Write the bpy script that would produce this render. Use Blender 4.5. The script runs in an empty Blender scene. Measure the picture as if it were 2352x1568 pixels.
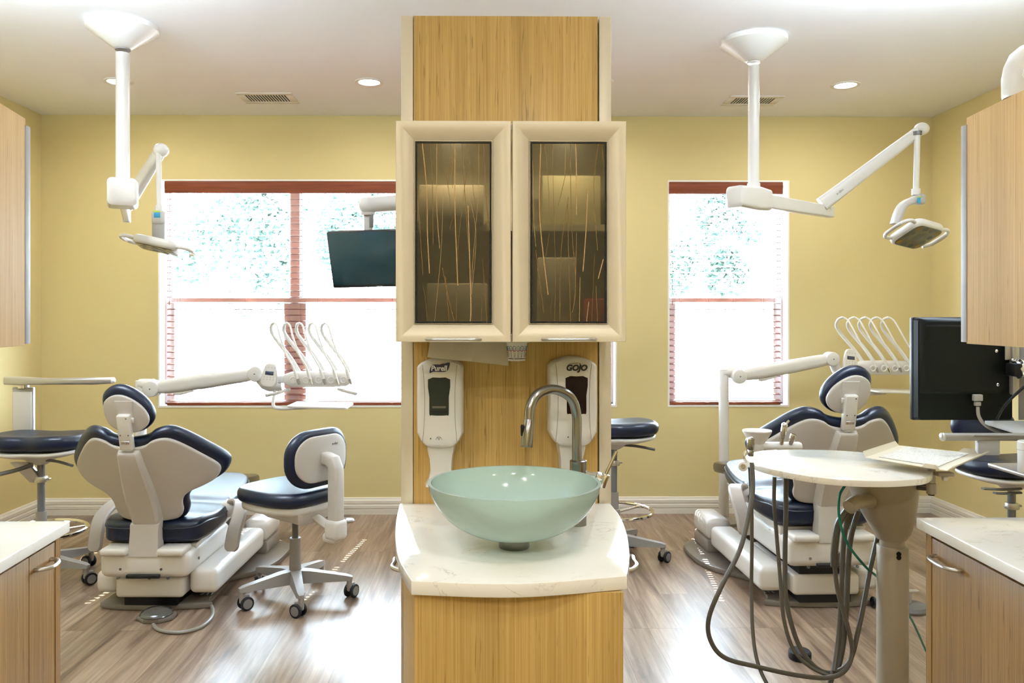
import bpy, bmesh, math, random
from mathutils import Vector, Matrix
from math import sin, cos, pi, radians, sqrt, atan2

sc = bpy.context.scene
COL = sc.collection
F, PX, PY, EYE, YAW = 1829.0, 1131.0, 728.0, 1.433, radians(0.65)

# ------------------------------------------------------------------ camera
cd = bpy.data.cameras.new('camera'); cam = bpy.data.objects.new('camera', cd); COL.objects.link(cam)
cam.location = (0, 0, EYE); cam.rotation_euler = (pi/2, 0, -YAW)
cd.sensor_width = 36; cd.lens = F/2352*36
cd.shift_x = (1176-PX)/2352; cd.shift_y = -(784-PY)/2352
cd.clip_start = 0.05; cd.clip_end = 200
sc.camera = cam
# ------------------------------------------------------------------ world, sun, exposure
w = bpy.data.worlds.new('world'); sc.world = w; w.use_nodes = True
bg = w.node_tree.nodes['Background']; bg.inputs[0].default_value = (0.71, 0.83, 1.0, 1); bg.inputs[1].default_value = 46.0
sd = bpy.data.lights.new('sun', 'SUN'); sun = bpy.data.objects.new('sun', sd); COL.objects.link(sun)
sd.energy = 38; sd.angle = radians(0.22); sd.color = (1, 0.96, 0.9)
sun.rotation_euler = Vector((-0.1355, -1.0, -1.2)).to_track_quat('-Z', 'Y').to_euler()
sun.location = (1, 12, 12)
def area(name, loc, size, power, color=(1, 1, 1), rot=(0, 0, 0), parent=None, shape='DISK', sy=None):
    d = bpy.data.lights.new(name, 'AREA'); d.energy = power; d.shape = shape; d.size = size; d.color = color
    if sy: d.size_y = sy
    o = bpy.data.objects.new(name, d); COL.objects.link(o); o.location = loc; o.rotation_euler = rot
    if parent: o.parent = parent
    return o
vs = sc.view_settings
vs.view_transform = 'Standard'; vs.look = 'None'; vs.exposure = 0.4; vs.gamma = 1.0; vs.use_curve_mapping = False
sc.cycles.max_bounces = 10; sc.cycles.diffuse_bounces = 5; sc.cycles.glossy_bounces = 4
sc.cycles.transmission_bounces = 8; sc.cycles.transparent_max_bounces = 12
sc.cycles.sample_clamp_indirect = 6.0; sc.cycles.caustics_refractive = False; sc.cycles.caustics_reflective = False

# ------------------------------------------------------------------ measuring: a viewing ray to a point of the room
def ray(px, py):
    cx, cz = (px-PX)/F, (PY-py)/F
    return cx*cos(YAW)+sin(YAW), -cx*sin(YAW)+cos(YAW), cz
def at(px, py, Y):
    a, b, c = ray(px, py); t = Y/b
    return Vector((a*t, Y, EYE+c*t))
def on(px, py, z):
    a, b, c = ray(px, py); t = (z-EYE)/c
    return Vector((a*t, b*t, z))

# ------------------------------------------------------------------ materials
MATS = {}
def mat(name, color, rough=0.5, metal=0.0, **k):
    if name in MATS: return MATS[name]
    m = bpy.data.materials.new(name); m.use_nodes = True
    b = m.node_tree.nodes['Principled BSDF']
    b.inputs['Base Color'].default_value = (*color, 1)
    b.inputs['Roughness'].default_value = rough; b.inputs['Metallic'].default_value = metal
    for kk, v in k.items():
        b.inputs[kk.replace('_', ' ')].default_value = v
    MATS[name] = m
    return m
def nd(m, t, **k):
    n = m.node_tree.nodes.new(t)
    for a, v in k.items(): setattr(n, a, v)
    return n
def lk(m, a, b): m.node_tree.links.new(a, b)
def coords(m, scale=(1, 1, 1), loc=(0, 0, 0), rot=(0, 0, 0), kind='Object'):
    tc = nd(m, 'ShaderNodeTexCoord'); mp = nd(m, 'ShaderNodeMapping')
    mp.inputs['Scale'].default_value = scale; mp.inputs['Location'].default_value = loc; mp.inputs['Rotation'].default_value = rot
    lk(m, tc.outputs[kind], mp.inputs['Vector'])
    return mp.outputs['Vector']
def noise(m, vec, scale=1, detail=3, rough=0.55, dist=0.0):
    n = nd(m, 'ShaderNodeTexNoise'); n.inputs['Scale'].default_value = scale; n.inputs['Detail'].default_value = detail
    n.inputs['Roughness'].default_value = rough; n.inputs['Distortion'].default_value = dist
    lk(m, vec, n.inputs['Vector'])
    return n.outputs['Fac']
def ramp(m, fac, stops):
    r = nd(m, 'ShaderNodeValToRGB'); e = r.color_ramp.elements
    while len(e) < len(stops): e.new(0.5)
    for x, (p, c) in zip(e, stops):
        x.position = p; x.color = (*c, 1) if len(c) == 3 else c
    lk(m, fac, r.inputs['Fac'])
    return r.outputs['Color']
def mix(m, fac, a, b, mode='MIX'):
    n = nd(m, 'ShaderNodeMix'); n.data_type = 'RGBA'; n.blend_type = mode
    for i, v in ((0, fac), (6, a), (7, b)):
        if hasattr(v, 'links'): lk(m, v, n.inputs[i])
        elif i == 0: n.inputs[0].default_value = v
        else: n.inputs[i].default_value = (*v, 1)
    return n.outputs[2]
def bump(m, h, strength=0.2, dist=0.01):
    b = nd(m, 'ShaderNodeBump'); b.inputs['Strength'].default_value = strength; b.inputs['Distance'].default_value = dist
    lk(m, h, b.inputs['Height'])
    lk(m, b.outputs['Normal'], m.node_tree.nodes['Principled BSDF'].inputs['Normal'])
def setc(m, c): lk(m, c, m.node_tree.nodes['Principled BSDF'].inputs['Base Color'])

WALL = mat('wall_paint', (0.66, 0.575, 0.32), 0.75)
_n = noise(WALL, coords(WALL, (180, 180, 180)), 1, 2); bump(WALL, _n, 0.08, 0.002)
setc(WALL, mix(WALL, noise(WALL, coords(WALL, (1.3, 1.3, 1.3)), 1, 2), (0.67, 0.57, 0.29), (0.64, 0.545, 0.27)))
CEIL = mat('ceiling_paint', (0.88, 0.905, 0.95), 0.9)
bump(CEIL, noise(CEIL, coords(CEIL, (60, 60, 60)), 1, 3), 0.05, 0.003)
TRIM = mat('trim_paint', (0.80, 0.77, 0.70), 0.45)
REVEAL = mat('window_reveal_paint', (0.88, 0.87, 0.85), 0.6)
VINYL = mat('window_vinyl', (0.80, 0.82, 0.88), 0.5)
BLIND = mat('mahogany_blind', (0.26, 0.055, 0.028), 0.35)
setc(BLIND, ramp(BLIND, noise(BLIND, coords(BLIND, (4, 60, 60)), 1, 3), [(0.3, (0.085, 0.026, 0.017)), (0.7, (0.15, 0.048, 0.032))]))
VALANCE = mat('mahogany_valance', (0.2, 0.045, 0.02), 0.5, Specular_IOR_Level=.2)
setc(VALANCE, ramp(VALANCE, noise(VALANCE, coords(VALANCE, (3, 60, 60)), 1, 3), [(0.3, (0.12, 0.026, 0.008)), (0.7, (0.20, 0.048, 0.017))]))
CORD = mat('blind_cord', (0.35, 0.13, 0.09), 0.8)

def wood(name, base, dark, light, rough=0.36, spots=True, st=.665):
    m = mat(name, base, rough, Specular_IOR_Level=0.28)
    v1 = coords(m, (120, 120, 1.3)); v2 = coords(m, (330, 330, 3.0)); v3 = coords(m, (210, 210, 9), loc=(3, 1, 7)); v4 = coords(m, (9, 9, 0.35), loc=(2, 5, 1))
    c = ramp(m, noise(m, v1, 1, 4, 0.7), [(0.30, dark), (0.52, base), (0.75, light)])
    f = ramp(m, noise(m, v2, 1, 2, 0.6), [(0.36, (0, 0, 0)), (0.62, (1, 1, 1))])
    c = mix(m, 0.36, c, mix(m, f, dark, light))
    g = ramp(m, noise(m, v4, 1, 2), [(0.35, (0.88, 0.87, 0.85)), (0.65, (1.06, 1.05, 1.04))])
    c = mix(m, 1.0, c, g, 'MULTIPLY')
    if spots:
        s = ramp(m, noise(m, v3, 1, 1, 0.4), [(st, (0, 0, 0)), (st+.065, (0.6, 0.6, 0.6))])
        c = mix(m, s, c, tuple(x*0.45 for x in dark))
    setc(m, c)
    bump(m, noise(m, v2, 1, 2), 0.06, 0.001)
    return m
WOOD = wood('bamboo_veneer', (0.50, 0.325, 0.105), (0.37, 0.22, 0.058), (0.61, 0.43, 0.165))
WOODC = wood('shaded_base_veneer', (0.285, 0.16, 0.052), (0.20, 0.105, 0.03), (0.36, 0.225, 0.085))  # veneer darkened: shade on the unlit side base cabinets put into the colour
CHAMP = mat('champagne_metal', (0.66, 0.595, 0.46), 0.42, 0.2)
WOODS = wood('pale_veneer', (0.50, 0.325, 0.145), (0.42, 0.26, 0.11), (0.57, 0.395, 0.19), 0.6, st=.70)
WOODS.node_tree.nodes['Principled BSDF'].inputs['Specular IOR Level'].default_value = 0.08
GREYTRIM = mat('grey_trim', (0.30, 0.285, 0.28), 0.5)
GAP = mat('shadow_gap_black', (0.01, 0.01, 0.01), 0.8)
STONE = mat('white_quartz', (0.82, 0.80, 0.74), 0.08)
_v = noise(STONE, coords(STONE, (5.0, 7.5, 5)), 1, 6, 0.65, 1.2)
_c = ramp(STONE, _v, [(0.0, (0.80, 0.77, 0.69)), (0.485, (0.82, 0.80, 0.74)), (0.5, (0.54, 0.49, 0.41)), (0.515, (0.82, 0.80, 0.74)), (1, (0.84, 0.82, 0.77))])
_mask = ramp(STONE, noise(STONE, coords(STONE, (9, 9, 9), loc=(4, 2, 0)), 1, 2), [(0.50, (0, 0, 0)), (0.62, (0.75, 0.75, 0.75))])
setc(STONE, mix(STONE, _mask, (0.82, 0.80, 0.74), _c))

FLOOR = mat('wood_plank_floor', (0.4, 0.3, 0.22), 0.30)
def _floor():
    m = FLOOR
    br = nd(m, 'ShaderNodeTexBrick'); lk(m, coords(m, (1, 1, 1), rot=(0, 0, pi/2)), br.inputs['Vector'])
    br.inputs['Scale'].default_value = 1.0; br.inputs['Brick Width'].default_value = 1.22; br.inputs['Row Height'].default_value = 0.152
    br.inputs['Mortar Size'].default_value = 0.0012; br.inputs['Mortar Smooth'].default_value = 0.2; br.offset = 0.37; br.offset_frequency = 3
    br.inputs['Color1'].default_value = (0, 0, 0, 1); br.inputs['Color2'].default_value = (1, 1, 1, 1); br.inputs['Mortar'].default_value = (0.5, 0.5, 0.5, 1)
    # each plank shifts its grain
    add = nd(m, 'ShaderNodeVectorMath', operation='MULTIPLY_ADD')
    lk(m, br.outputs['Color'], add.inputs[0]); add.inputs[1].default_value = (7.3, 4.1, 2.0)
    lk(m, coords(m, (7, 0.75, 1)), add.inputs[2])
    g = noise(m, add.outputs[0], 1, 6, 0.62, 1.4)
    fine = nd(m, 'ShaderNodeVectorMath', operation='MULTIPLY_ADD')
    lk(m, br.outputs['Color'], fine.inputs[0]); fine.inputs[1].default_value = (13, 9, 2); lk(m, coords(m, (60, 2.5, 1)), fine.inputs[2])
    g2 = noise(m, fine.outputs[0], 1, 3, 0.6)
    c = ramp(m, g, [(0.30, (0.06, 0.036, 0.024)), (0.40, (0.165, 0.112, 0.078)), (0.50, (0.27, 0.195, 0.142)), (0.62, (0.34, 0.26, 0.195)), (0.78, (0.40, 0.32, 0.25))])
    c2 = ramp(m, g2, [(0.3, (0.62, 0.60, 0.58)), (0.65, (1.1, 1.1, 1.1))])
    c = mix(m, 1.0, c, c2, 'MULTIPLY')
    tint = ramp(m, br.outputs['Color'], [(0, (0.84, 0.82, 0.80)), (1, (1.12, 1.1, 1.08))])
    c = mix(m, 1.0, c, tint, 'MULTIPLY')
    c = mix(m, br.outputs['Fac'], c, (0.10, 0.065, 0.045))
    setc(m, c)
    bump(m, g2, 0.05, 0.001)
_floor()

LEATHER = mat('navy_leather', (0.0015, 0.005, 0.016), 0.36, Specular_IOR_Level=.35)
LEATHER.node_tree.nodes['Principled BSDF'].inputs['Coat Weight'].default_value = 0.0
bump(LEATHER, noise(LEATHER, coords(LEATHER, (120, 120, 120)), 1, 3), 0.08, 0.002)
BLUELEATHER = LEATHER
WHITE = mat('white_plastic', (0.71, 0.695, 0.665), 0.32)
ENAMEL = mat('white_enamel', (0.77, 0.77, 0.76), 0.25)
SHELL = mat('beige_shell', (0.54, 0.51, 0.475), 0.42)
bump(SHELL, noise(SHELL, coords(SHELL, (250, 250, 250)), 1, 2), 0.05, 0.001)
GREY = mat('warm_grey_plastic', (0.27, 0.245, 0.215), 0.4)
LGREY = mat('light_grey_plastic', (0.46, 0.44, 0.42), 0.4)
DGREY = mat('dark_grey_plastic', (0.10, 0.095, 0.085), 0.45)
ARMG = mat('armrest_grey', (0.36, 0.325, 0.29), 0.4)
PLATE = mat('floor_plate_grey', (0.15, 0.13, 0.108), 0.35)
BLACK = mat('black_plastic', (0.006, 0.007, 0.008), 0.4, Specular_IOR_Level=.3)
RUBBER = mat('black_rubber', (0.006, 0.006, 0.007), 0.6, Specular_IOR_Level=.3)
CAPG = mat('wheel_cap_grey', (0.17, 0.165, 0.155), 0.5)
CHROME = mat('chrome', (0.82, 0.82, 0.82), 0.07, 1.0)
ALU = mat('painted_aluminium', (0.50, 0.48, 0.45), 0.3, 0.6)
STEEL = mat('brushed_nickel', (0.29, 0.28, 0.265), 0.22, 1.0)
SATIN = mat('satin_nickel', (0.55, 0.53, 0.49), 0.33, 0.9)
HOSE = mat('grey_hose_rubber', (0.085, 0.078, 0.066), 0.45)
TEAL = mat('teal_hose', (0.0, 0.17, 0.12), 0.4)
SCREEN = mat('lcd_screen', (0.012, 0.02, 0.045), 0.15)
SMOKE = mat('smoked_plastic', (0.05, 0.04, 0.03), 0.15)
PAPER = mat('paper_towel', (0.90, 0.86, 0.76), 0.9)
bump(PAPER, noise(PAPER, coords(PAPER, (90, 90, 90)), 1, 3), 0.3, 0.002)
NAVYINK = mat('navy_ink', (0.012, 0.012, 0.07), 0.4)
BLACKINK = mat('black_ink', (0.01, 0.01, 0.01), 0.5)
PINKINK = mat('magenta_ink', (0.30, 0.02, 0.12), 0.4)
WHITEINK = mat('white_ink', (0.85, 0.85, 0.85), 0.5)
REDINK = mat('red_ink', (0.6, 0.03, 0.03), 0.6)
BLUEINK = mat('blue_ink', (0.03, 0.12, 0.45), 0.6)
GREENINK = mat('green_ink', (0.03, 0.25, 0.16), 0.6)
LINEINK = mat('seam_line', (0.20, 0.18, 0.16), 0.6)
def emis(name, color, s):
    m = bpy.data.materials.new(name); m.use_nodes = True
    nt = m.node_tree; nt.nodes.remove(nt.nodes['Principled BSDF'])
    e = nt.nodes.new('ShaderNodeEmission'); e.inputs[0].default_value = (*color, 1); e.inputs[1].default_value = s
    nt.links.new(e.outputs[0], nt.nodes['Material Output'].inputs[0])
    return m
LENS = emis('lamp_lens', (1.0, 0.97, 0.9), 9)
def pane_glass():
    m = bpy.data.materials.new('window_glass'); m.use_nodes = True
    nt = m.node_tree; nt.nodes.remove(nt.nodes['Principled BSDF'])
    t = nt.nodes.new('ShaderNodeBsdfTransparent'); g = nt.nodes.new('ShaderNodeBsdfGlossy'); g.inputs['Roughness'].default_value = 0.02
    x = nt.nodes.new('ShaderNodeMixShader'); x.inputs[0].default_value = 0.06
    t.inputs[0].default_value = (0.93, 0.97, 0.96, 1)
    nt.links.new(t.outputs[0], x.inputs[1]); nt.links.new(g.outputs[0], x.inputs[2]); nt.links.new(x.outputs[0], nt.nodes['Material Output'].inputs[0])
    return m
PANE = pane_glass()
def bowl_glass():
    m = bpy.data.materials.new('frosted_aqua_glass'); m.use_nodes = True
    nt = m.node_tree; nt.nodes.remove(nt.nodes['Principled BSDF']); N = nt.nodes.new; c = (0.80, 1.0, 0.95, 1)
    d = N('ShaderNodeBsdfDiffuse'); d.inputs[0].default_value = c
    t = N('ShaderNodeBsdfTranslucent'); t.inputs[0].default_value = c
    p = N('ShaderNodeBsdfTransparent'); p.inputs[0].default_value = (0.78, 0.98, 0.92, 1)
    g = N('ShaderNodeBsdfGlossy'); g.inputs['Roughness'].default_value = 0.13
    f = N('ShaderNodeFresnel'); f.inputs[0].default_value = 1.35
    a, b, e = N('ShaderNodeMixShader'), N('ShaderNodeMixShader'), N('ShaderNodeMixShader')
    a.inputs[0].default_value = 0.4; b.inputs[0].default_value = 0.2
    L = nt.links.new
    L(d.outputs[0], a.inputs[1]); L(t.outputs[0], a.inputs[2]); L(a.outputs[0], b.inputs[1]); L(p.outputs[0], b.inputs[2])
    L(f.outputs[0], e.inputs[0]); L(b.outputs[0], e.inputs[1]); L(g.outputs[0], e.inputs[2]); L(e.outputs[0], nt.nodes['Material Output'].inputs[0])
    return m
BOWL = bowl_glass()
REED = mat('dried_reed', (0.27, 0.16, 0.045), 0.6)
REEDL = mat('pale_dried_reed', (0.55, 0.36, 0.15), 0.6)
DOORGLASS = mat('bronze_frosted_glass', (0.50, 0.46, 0.30), 0.31, Transmission_Weight=0.90, IOR=1.04)
LEAF = mat('tree_leaf', (0.10, 0.2, 0.14), 0.6)
BARK = mat('tree_bark', (0.70, 0.68, 0.62), 0.9)
PAVE = mat('outdoor_paving', (0.78, 0.80, 0.82), 0.9)
bump(PAVE, noise(PAVE, coords(PAVE, (30, 30, 30)), 1, 3), 0.2, 0.01)
setc(LEAF, ramp(LEAF, noise(LEAF, coords(LEAF, (3, 3, 3)), 1, 2), [(0.3, (0.075, 0.14, 0.122)), (0.7, (0.14, 0.22, 0.185))]))

# ------------------------------------------------------------------ mesh helpers
def smooth_path(pts, n=6, closed=False):
    P = [Vector(p) for p in pts]; out = []; N = len(P)
    rng = range(N if closed else N-1)
    for i in rng:
        if closed: a, b, c, d = P[(i-1) % N], P[i], P[(i+1) % N], P[(i+2) % N]
        else: a, b, c, d = P[max(i-1, 0)], P[i], P[i+1], P[min(i+2, N-1)]
        for k in range(n):
            t = k/n
            out.append(0.5*((2*b)+(c-a)*t+(2*a-5*b+4*c-d)*t*t+(3*b-a-3*c+d)*t*t*t))
    if not closed: out.append(P[-1].copy())
    return out
def rrect(w, h, r, n=5, cx=0, cy=0):
    r = min(r, w/2-1e-5, h/2-1e-5); o = []
    for sx, sy, a0 in ((1, 1, 0), (-1, 1, pi/2), (-1, -1, pi), (1, -1, 3*pi/2)):
        for k in range(n+1):
            a = a0+pi/2*k/n
            o.append((cx+sx*(w/2-r)+r*cos(a), cy+sy*(h/2-r)+r*sin(a)))
    return o
def frame(x, y, z, o=(0, 0, 0)):
    m = Matrix((x, y, z)).transposed().to_4x4(); m.translation = Vector(o)
    return m
def vframe(p0, p1):
    d = (Vector(p1)-Vector(p0)); q = d.to_track_quat('Z', 'Y')
    m = q.to_matrix().to_4x4(); m.translation = Vector(p0)
    return m
XZ = lambda o=(0, 0, 0): frame((1, 0, 0), (0, 0, 1), (0, -1, 0), o)   # outline x,y -> world x,z ; depth toward viewer (-y)

class M:
    def __init__(s): s.bm = bmesh.new()
    def _merge(s, b, mtx=None, warp=None):
        if mtx is not None: b.transform(mtx)
        if warp:
            for v in b.verts: v.co = Vector(warp(v.co))
        bmesh.ops.recalc_face_normals(b, faces=b.faces)
        me = bpy.data.meshes.new('t'); b.to_mesh(me); b.free()
        s.bm.from_mesh(me); bpy.data.meshes.remove(me)
        return s
    def _bevel(s, b, w, seg=2, ang=0.5):
        if w > 0:
            e = [e for e in b.edges if len(e.link_faces) == 2 and e.calc_face_angle(0) > ang]
            if e: bmesh.ops.bevel(b, geom=e, offset=w, segments=seg, profile=0.5, affect='EDGES', clamp_overlap=True)
    def box(s, c, size, bev=0.0, mtx=None, seg=2, taper=None, warp=None):
        b = bmesh.new(); bmesh.ops.create_cube(b, size=1)
        for v in b.verts:
            k = 1.0
            tx = ty = 1.0
            if taper and v.co.z > 0: tx, ty = taper
            v.co = Vector((v.co.x*size[0]*tx, v.co.y*size[1]*ty, v.co.z*size[2]))
        s._bevel(b, bev, seg)
        m = Matrix.Translation(c)
        return s._merge(b, (mtx @ m) if mtx is not None else m, warp)
    def bx(s, x0, x1, y0, y1, z0, z1, bev=0.0, seg=2):
        return s.box(((x0+x1)/2, (y0+y1)/2, (z0+z1)/2), (abs(x1-x0), abs(y1-y0), abs(z1-z0)), bev, None, seg)
    def prism(s, outline, z0, z1, bev=0.0, mtx=None, seg=2, warp=None, ang=0.5):
        b = bmesh.new()
        lo = [b.verts.new((p[0], p[1], z0)) for p in outline]; hi = [b.verts.new((p[0], p[1], z1)) for p in outline]
        n = len(lo)
        b.faces.new(lo[::-1]); b.faces.new(hi)
        for i in range(n): b.faces.new((lo[i], lo[(i+1) % n], hi[(i+1) % n], hi[i]))
        bmesh.ops.recalc_face_normals(b, faces=b.faces)
        if bev > 0:
            e = [e for e in b.edges if (e.verts[0].co.z == e.verts[1].co.z)]
            bmesh.ops.bevel(b, geom=e, offset=bev, segments=seg, profile=0.5, affect='EDGES', clamp_overlap=True)
        if warp or len(outline) > 4: bmesh.ops.triangulate(b, faces=[f for f in b.faces if len(f.verts) > 4])
        return s._merge(b, mtx, warp)
    def cyl(s, p0, p1, r0, r1=None, seg=24, bev=0.0, mtx=None):
        r1 = r0 if r1 is None else r1
        p0, p1 = Vector(p0), Vector(p1); L = (p1-p0).length
        b = bmesh.new(); bmesh.ops.create_cone(b, cap_ends=True, segments=seg, radius1=r0, radius2=r1, depth=L)
        s._bevel(b, bev, 2, 0.8)
        b.transform(Matrix.Translation((0, 0, L/2)))
        m = vframe(p0, p1)
        return s._merge(b, (mtx @ m) if mtx is not None else m)
    def tube(s, pts, r, seg=10, n=6, closed=False, squash=1.0, raw=False):
        P = [Vector(p) for p in pts] if raw else smooth_path(pts, n, closed)
        N = len(P); b = bmesh.new(); rings = []
        up = Vector((0, 0, 1)); prev = None
        for i, p in enumerate(P):
            a = P[(i-1) % N] if (closed or i) else p; c = P[(i+1) % N] if (closed or i < N-1) else p
            t = (c-a).normalized()
            if prev is None:
                x = t.orthogonal() if abs(t.z) > 0.95 else t.cross(up)
            else: x = prev-t*prev.dot(t)
            x.normalize(); prev = x; y = t.cross(x)
            rr = r if isinstance(r, (int, float)) else r[0]+(r[-1]-r[0])*i/(N-1) if len(r) == 2 else r[min(int(i/(N-1)*(len(r)-1)+0.5), len(r)-1)]
            rings.append([b.verts.new(p+x*cos(2*pi*k/seg)*rr+y*sin(2*pi*k/seg)*rr*squash) for k in range(seg)])
        for i in range(N if closed else N-1):
            A, B = rings[i], rings[(i+1) % N]
            for k in range(seg): b.faces.new((A[k], A[(k+1) % seg], B[(k+1) % seg], B[k]))
        if not closed: b.faces.new(rings[0][::-1]); b.faces.new(rings[-1])
        return s._merge(b)
    def torus(s, c, R, r, axis='Z', seg=40, rs=10, mtx=None):
        pts = [Vector((R*cos(2*pi*k/seg), R*sin(2*pi*k/seg), 0)) for k in range(seg)]
        if axis == 'X': pts = [Vector((0, p.x, p.y)) for p in pts]
        if axis == 'Y': pts = [Vector((p.x, 0, p.y)) for p in pts]
        pts = [p+Vector(c) for p in pts]
        if mtx is not None: pts = [mtx @ p for p in pts]
        return s.tube(pts, r, rs, closed=True, raw=True)
    def lathe(s, prof, c=(0, 0, 0), seg=48, mtx=None, cap=True):
        b = bmesh.new(); rings = []
        for r, z in prof:
            if r < 1e-6: rings.append([b.verts.new((0, 0, z))])
            else: rings.append([b.verts.new((r*cos(2*pi*k/seg), r*sin(2*pi*k/seg), z)) for k in range(seg)])
        for A, B in zip(rings, rings[1:]):
            for k in range(seg):
                k2 = (k+1) % seg
                if len(A) == 1 and len(B) == 1: continue
                if len(A) == 1: b.faces.new((A[0], B[k], B[k2]))
                elif len(B) == 1: b.faces.new((A[k], A[k2], B[0]))
                else: b.faces.new((A[k], A[k2], B[k2], B[k]))
        if cap:
            if len(rings[0]) > 1: b.faces.new(rings[0][::-1])
            if len(rings[-1]) > 1: b.faces.new(rings[-1])
        m = Matrix.Translation(c)
        return s._merge(b, (mtx @ m) if mtx is not None else m)
    def loft(s, rings, closed=True, cap=True, warp=None):
        b = bmesh.new(); R = [[b.verts.new(p) for p in r] for r in rings]
        for A, B in zip(R, R[1:]):
            n = len(A)
            for k in range(n if closed else n-1): b.faces.new((A[k], A[(k+1) % n], B[(k+1) % n], B[k]))
        if cap and closed: b.faces.new(R[0][::-1]); b.faces.new(R[-1])
        return s._merge(b, None, warp)
    def cushion(s, outline, th, r=None, dome=0.01, back=0.0, mtx=None, warp=None, c=None, n=4, rings=5):
        """rounded pad: flat outline, thickness th along +z, rounded rim radius r, domed top"""
        P = [Vector((p[0], p[1], 0)) for p in outline]
        if c is None: c = sum(P, Vector())/len(P)
        c = Vector((c[0], c[1], 0)); r = r or th/2
        prof = []
        for k in range(n+1):
            a = pi/2*k/n; prof.append((r*(1-sin(a)), r*(1-cos(a))))       # bottom rim: inset, height
        mid = [(0, th-r)] if th > 2*r+1e-6 else []
        prof += mid
        for k in range(1, n+1):
            a = pi/2*k/n; prof.append((r*(1-cos(a)), th-r+r*sin(a)))
        b = bmesh.new(); R = []
        def ring(ins, z):
            o = []
            for p in P:
                d = c-p; L = d.length
                o.append(p+d/L*min(ins, L*0.9)+Vector((0, 0, z)))
            return o
        base = ring(r, 0)
        for k in range(1, rings)[::-1] if False else range(1, rings):
            t = k/rings; R.append([c+(q-c)*t+Vector((0, 0, -back*(1-t*t))) for q in base])
        R += [ring(i, z) for i, z in prof]
        top = ring(r, th)
        for k in range(1, rings):
            t = 1-k/rings; R.append([Vector((c.x+(q.x-c.x)*t, c.y+(q.y-c.y)*t, th+dome*(1-t*t))) for q in top])
        V = [[b.verts.new(p) for p in rr] for rr in R]
        m = len(P)
        for A, B in zip(V, V[1:]):
            for k in range(m): b.faces.new((A[k], A[(k+1) % m], B[(k+1) % m], B[k]))
        c0 = b.verts.new(c+Vector((0, 0, -back))); c1 = b.verts.new(c+Vector((0, 0, th+dome)))
        for k in range(m): b.faces.new((c0, V[0][(k+1) % m], V[0][k])); b.faces.new((c1, V[-1][k], V[-1][(k+1) % m]))
        return s._merge(b, mtx, warp)
    def ball(s, c, r, scale=(1, 1, 1), seg=20, mtx=None):
        b = bmesh.new(); bmesh.ops.create_uvsphere(b, u_segments=seg, v_segments=max(8, seg//2), radius=r)
        b.transform(Matrix.Diagonal((*scale, 1))); m = Matrix.Translation(c)
        return s._merge(b, (mtx @ m) if mtx is not None else m)
    def sheet(s, fn, nu, nv, th=0.0):
        b = bmesh.new(); V = [[b.verts.new(fn(i/nu, j/nv)) for j in range(nv+1)] for i in range(nu+1)]
        for i in range(nu):
            for j in range(nv): b.faces.new((V[i][j], V[i+1][j], V[i+1][j+1], V[i][j+1]))
        if th: bmesh.ops.solidify(b, geom=b.faces[:], thickness=th)
        return s._merge(b)
    def text(s, body, size, mtx, extrude=0.0004, shear=0.0, bold=0.0, sx=1.0, align='CENTER'):
        cu = bpy.data.curves.new('t', 'FONT'); cu.body = body; cu.size = size; cu.extrude = extrude; cu.shear = shear; cu.offset = bold
        cu.align_x = align; cu.align_y = 'CENTER'; cu.resolution_u = 4
        o = bpy.data.objects.new('t', cu); COL.objects.link(o)
        dg = bpy.context.evaluated_depsgraph_get(); me = bpy.data.meshes.new_from_object(o.evaluated_get(dg))
        me.transform(Matrix.Diagonal((sx, 1, 1, 1))); me.transform(mtx)
        s.bm.from_mesh(me); bpy.data.meshes.remove(me); bpy.data.objects.remove(o); bpy.data.curves.remove(cu)
        return s
    def build(s, name, material, parent=None, sharp=35, flat=False):
        me = bpy.data.meshes.new(name); s.bm.to_mesh(me); s.bm.free()
        if not flat:
            me.shade_smooth(); me.set_sharp_from_angle(angle=radians(sharp))
        me.materials.append(material)
        o = bpy.data.objects.new(name, me); COL.objects.link(o)
        if parent: o.parent = parent
        return o

def tag(o, label, cat=None, group=None, kind=None):
    if label: o['label'] = label
    if cat: o['category'] = cat
    if group: o['group'] = group
    if kind: o['kind'] = kind
    return o
def thing(name, label, cat, loc=(0, 0, 0), rotz=0, group=None):
    o = bpy.data.objects.new(name, None); COL.objects.link(o); o.empty_display_size = 0.1
    o.location = loc; o.rotation_euler = (0, 0, rotz)
    return tag(o, label, cat, group)
def struct(name, m, material, parent=None, flat=False, sharp=35):
    o = m.build(name, material, parent, flat=flat, sharp=sharp)
    if parent is None: o['kind'] = 'structure'
    return o
def copy_tree(o, parent=None):
    c = o.copy(); COL.objects.link(c)
    if parent: c.parent = parent
    for ch in list(o.children): copy_tree(ch, c)
    return c
# ================================================================== THE ROOM
YB = 5.81                    # back wall
XL, XR = at(95, 700, YB).x, at(2140, 700, YB).x
ZC = 2.90; YF = -2.2; WT = 0.16
ZS, ZH = at(1670, 934, YB).z, at(1670, 414, YB).z       # window sill and head
WINS = [(at(363, 0, YB).x, at(981, 0, YB).x), (at(1141, 0, YB).x, at(1417, 0, YB).x), (at(1534, 0, YB).x, at(1813, 0, YB).x)]
struct('floor', M().bx(XL-.2, XR+.2, YF-.2, YB+WT, -0.1, 0), FLOOR, flat=True)
struct('ceiling', M().bx(XL-.2, XR+.2, YF-.2, YB+WT, ZC, ZC+.12), CEIL, flat=True)
m = M(); xs = [XL-.2]+[v for a in WINS for v in a]+[XR+.2]
for i in range(0, len(xs), 2): m.bx(xs[i], xs[i+1], YB, YB+WT, 0, ZC)
for a, b in WINS: m.bx(a, b, YB, YB+WT, 0, ZS); m.bx(a, b, YB, YB+WT, ZH, ZC)
struct('wall_back', m, WALL, flat=True)
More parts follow.
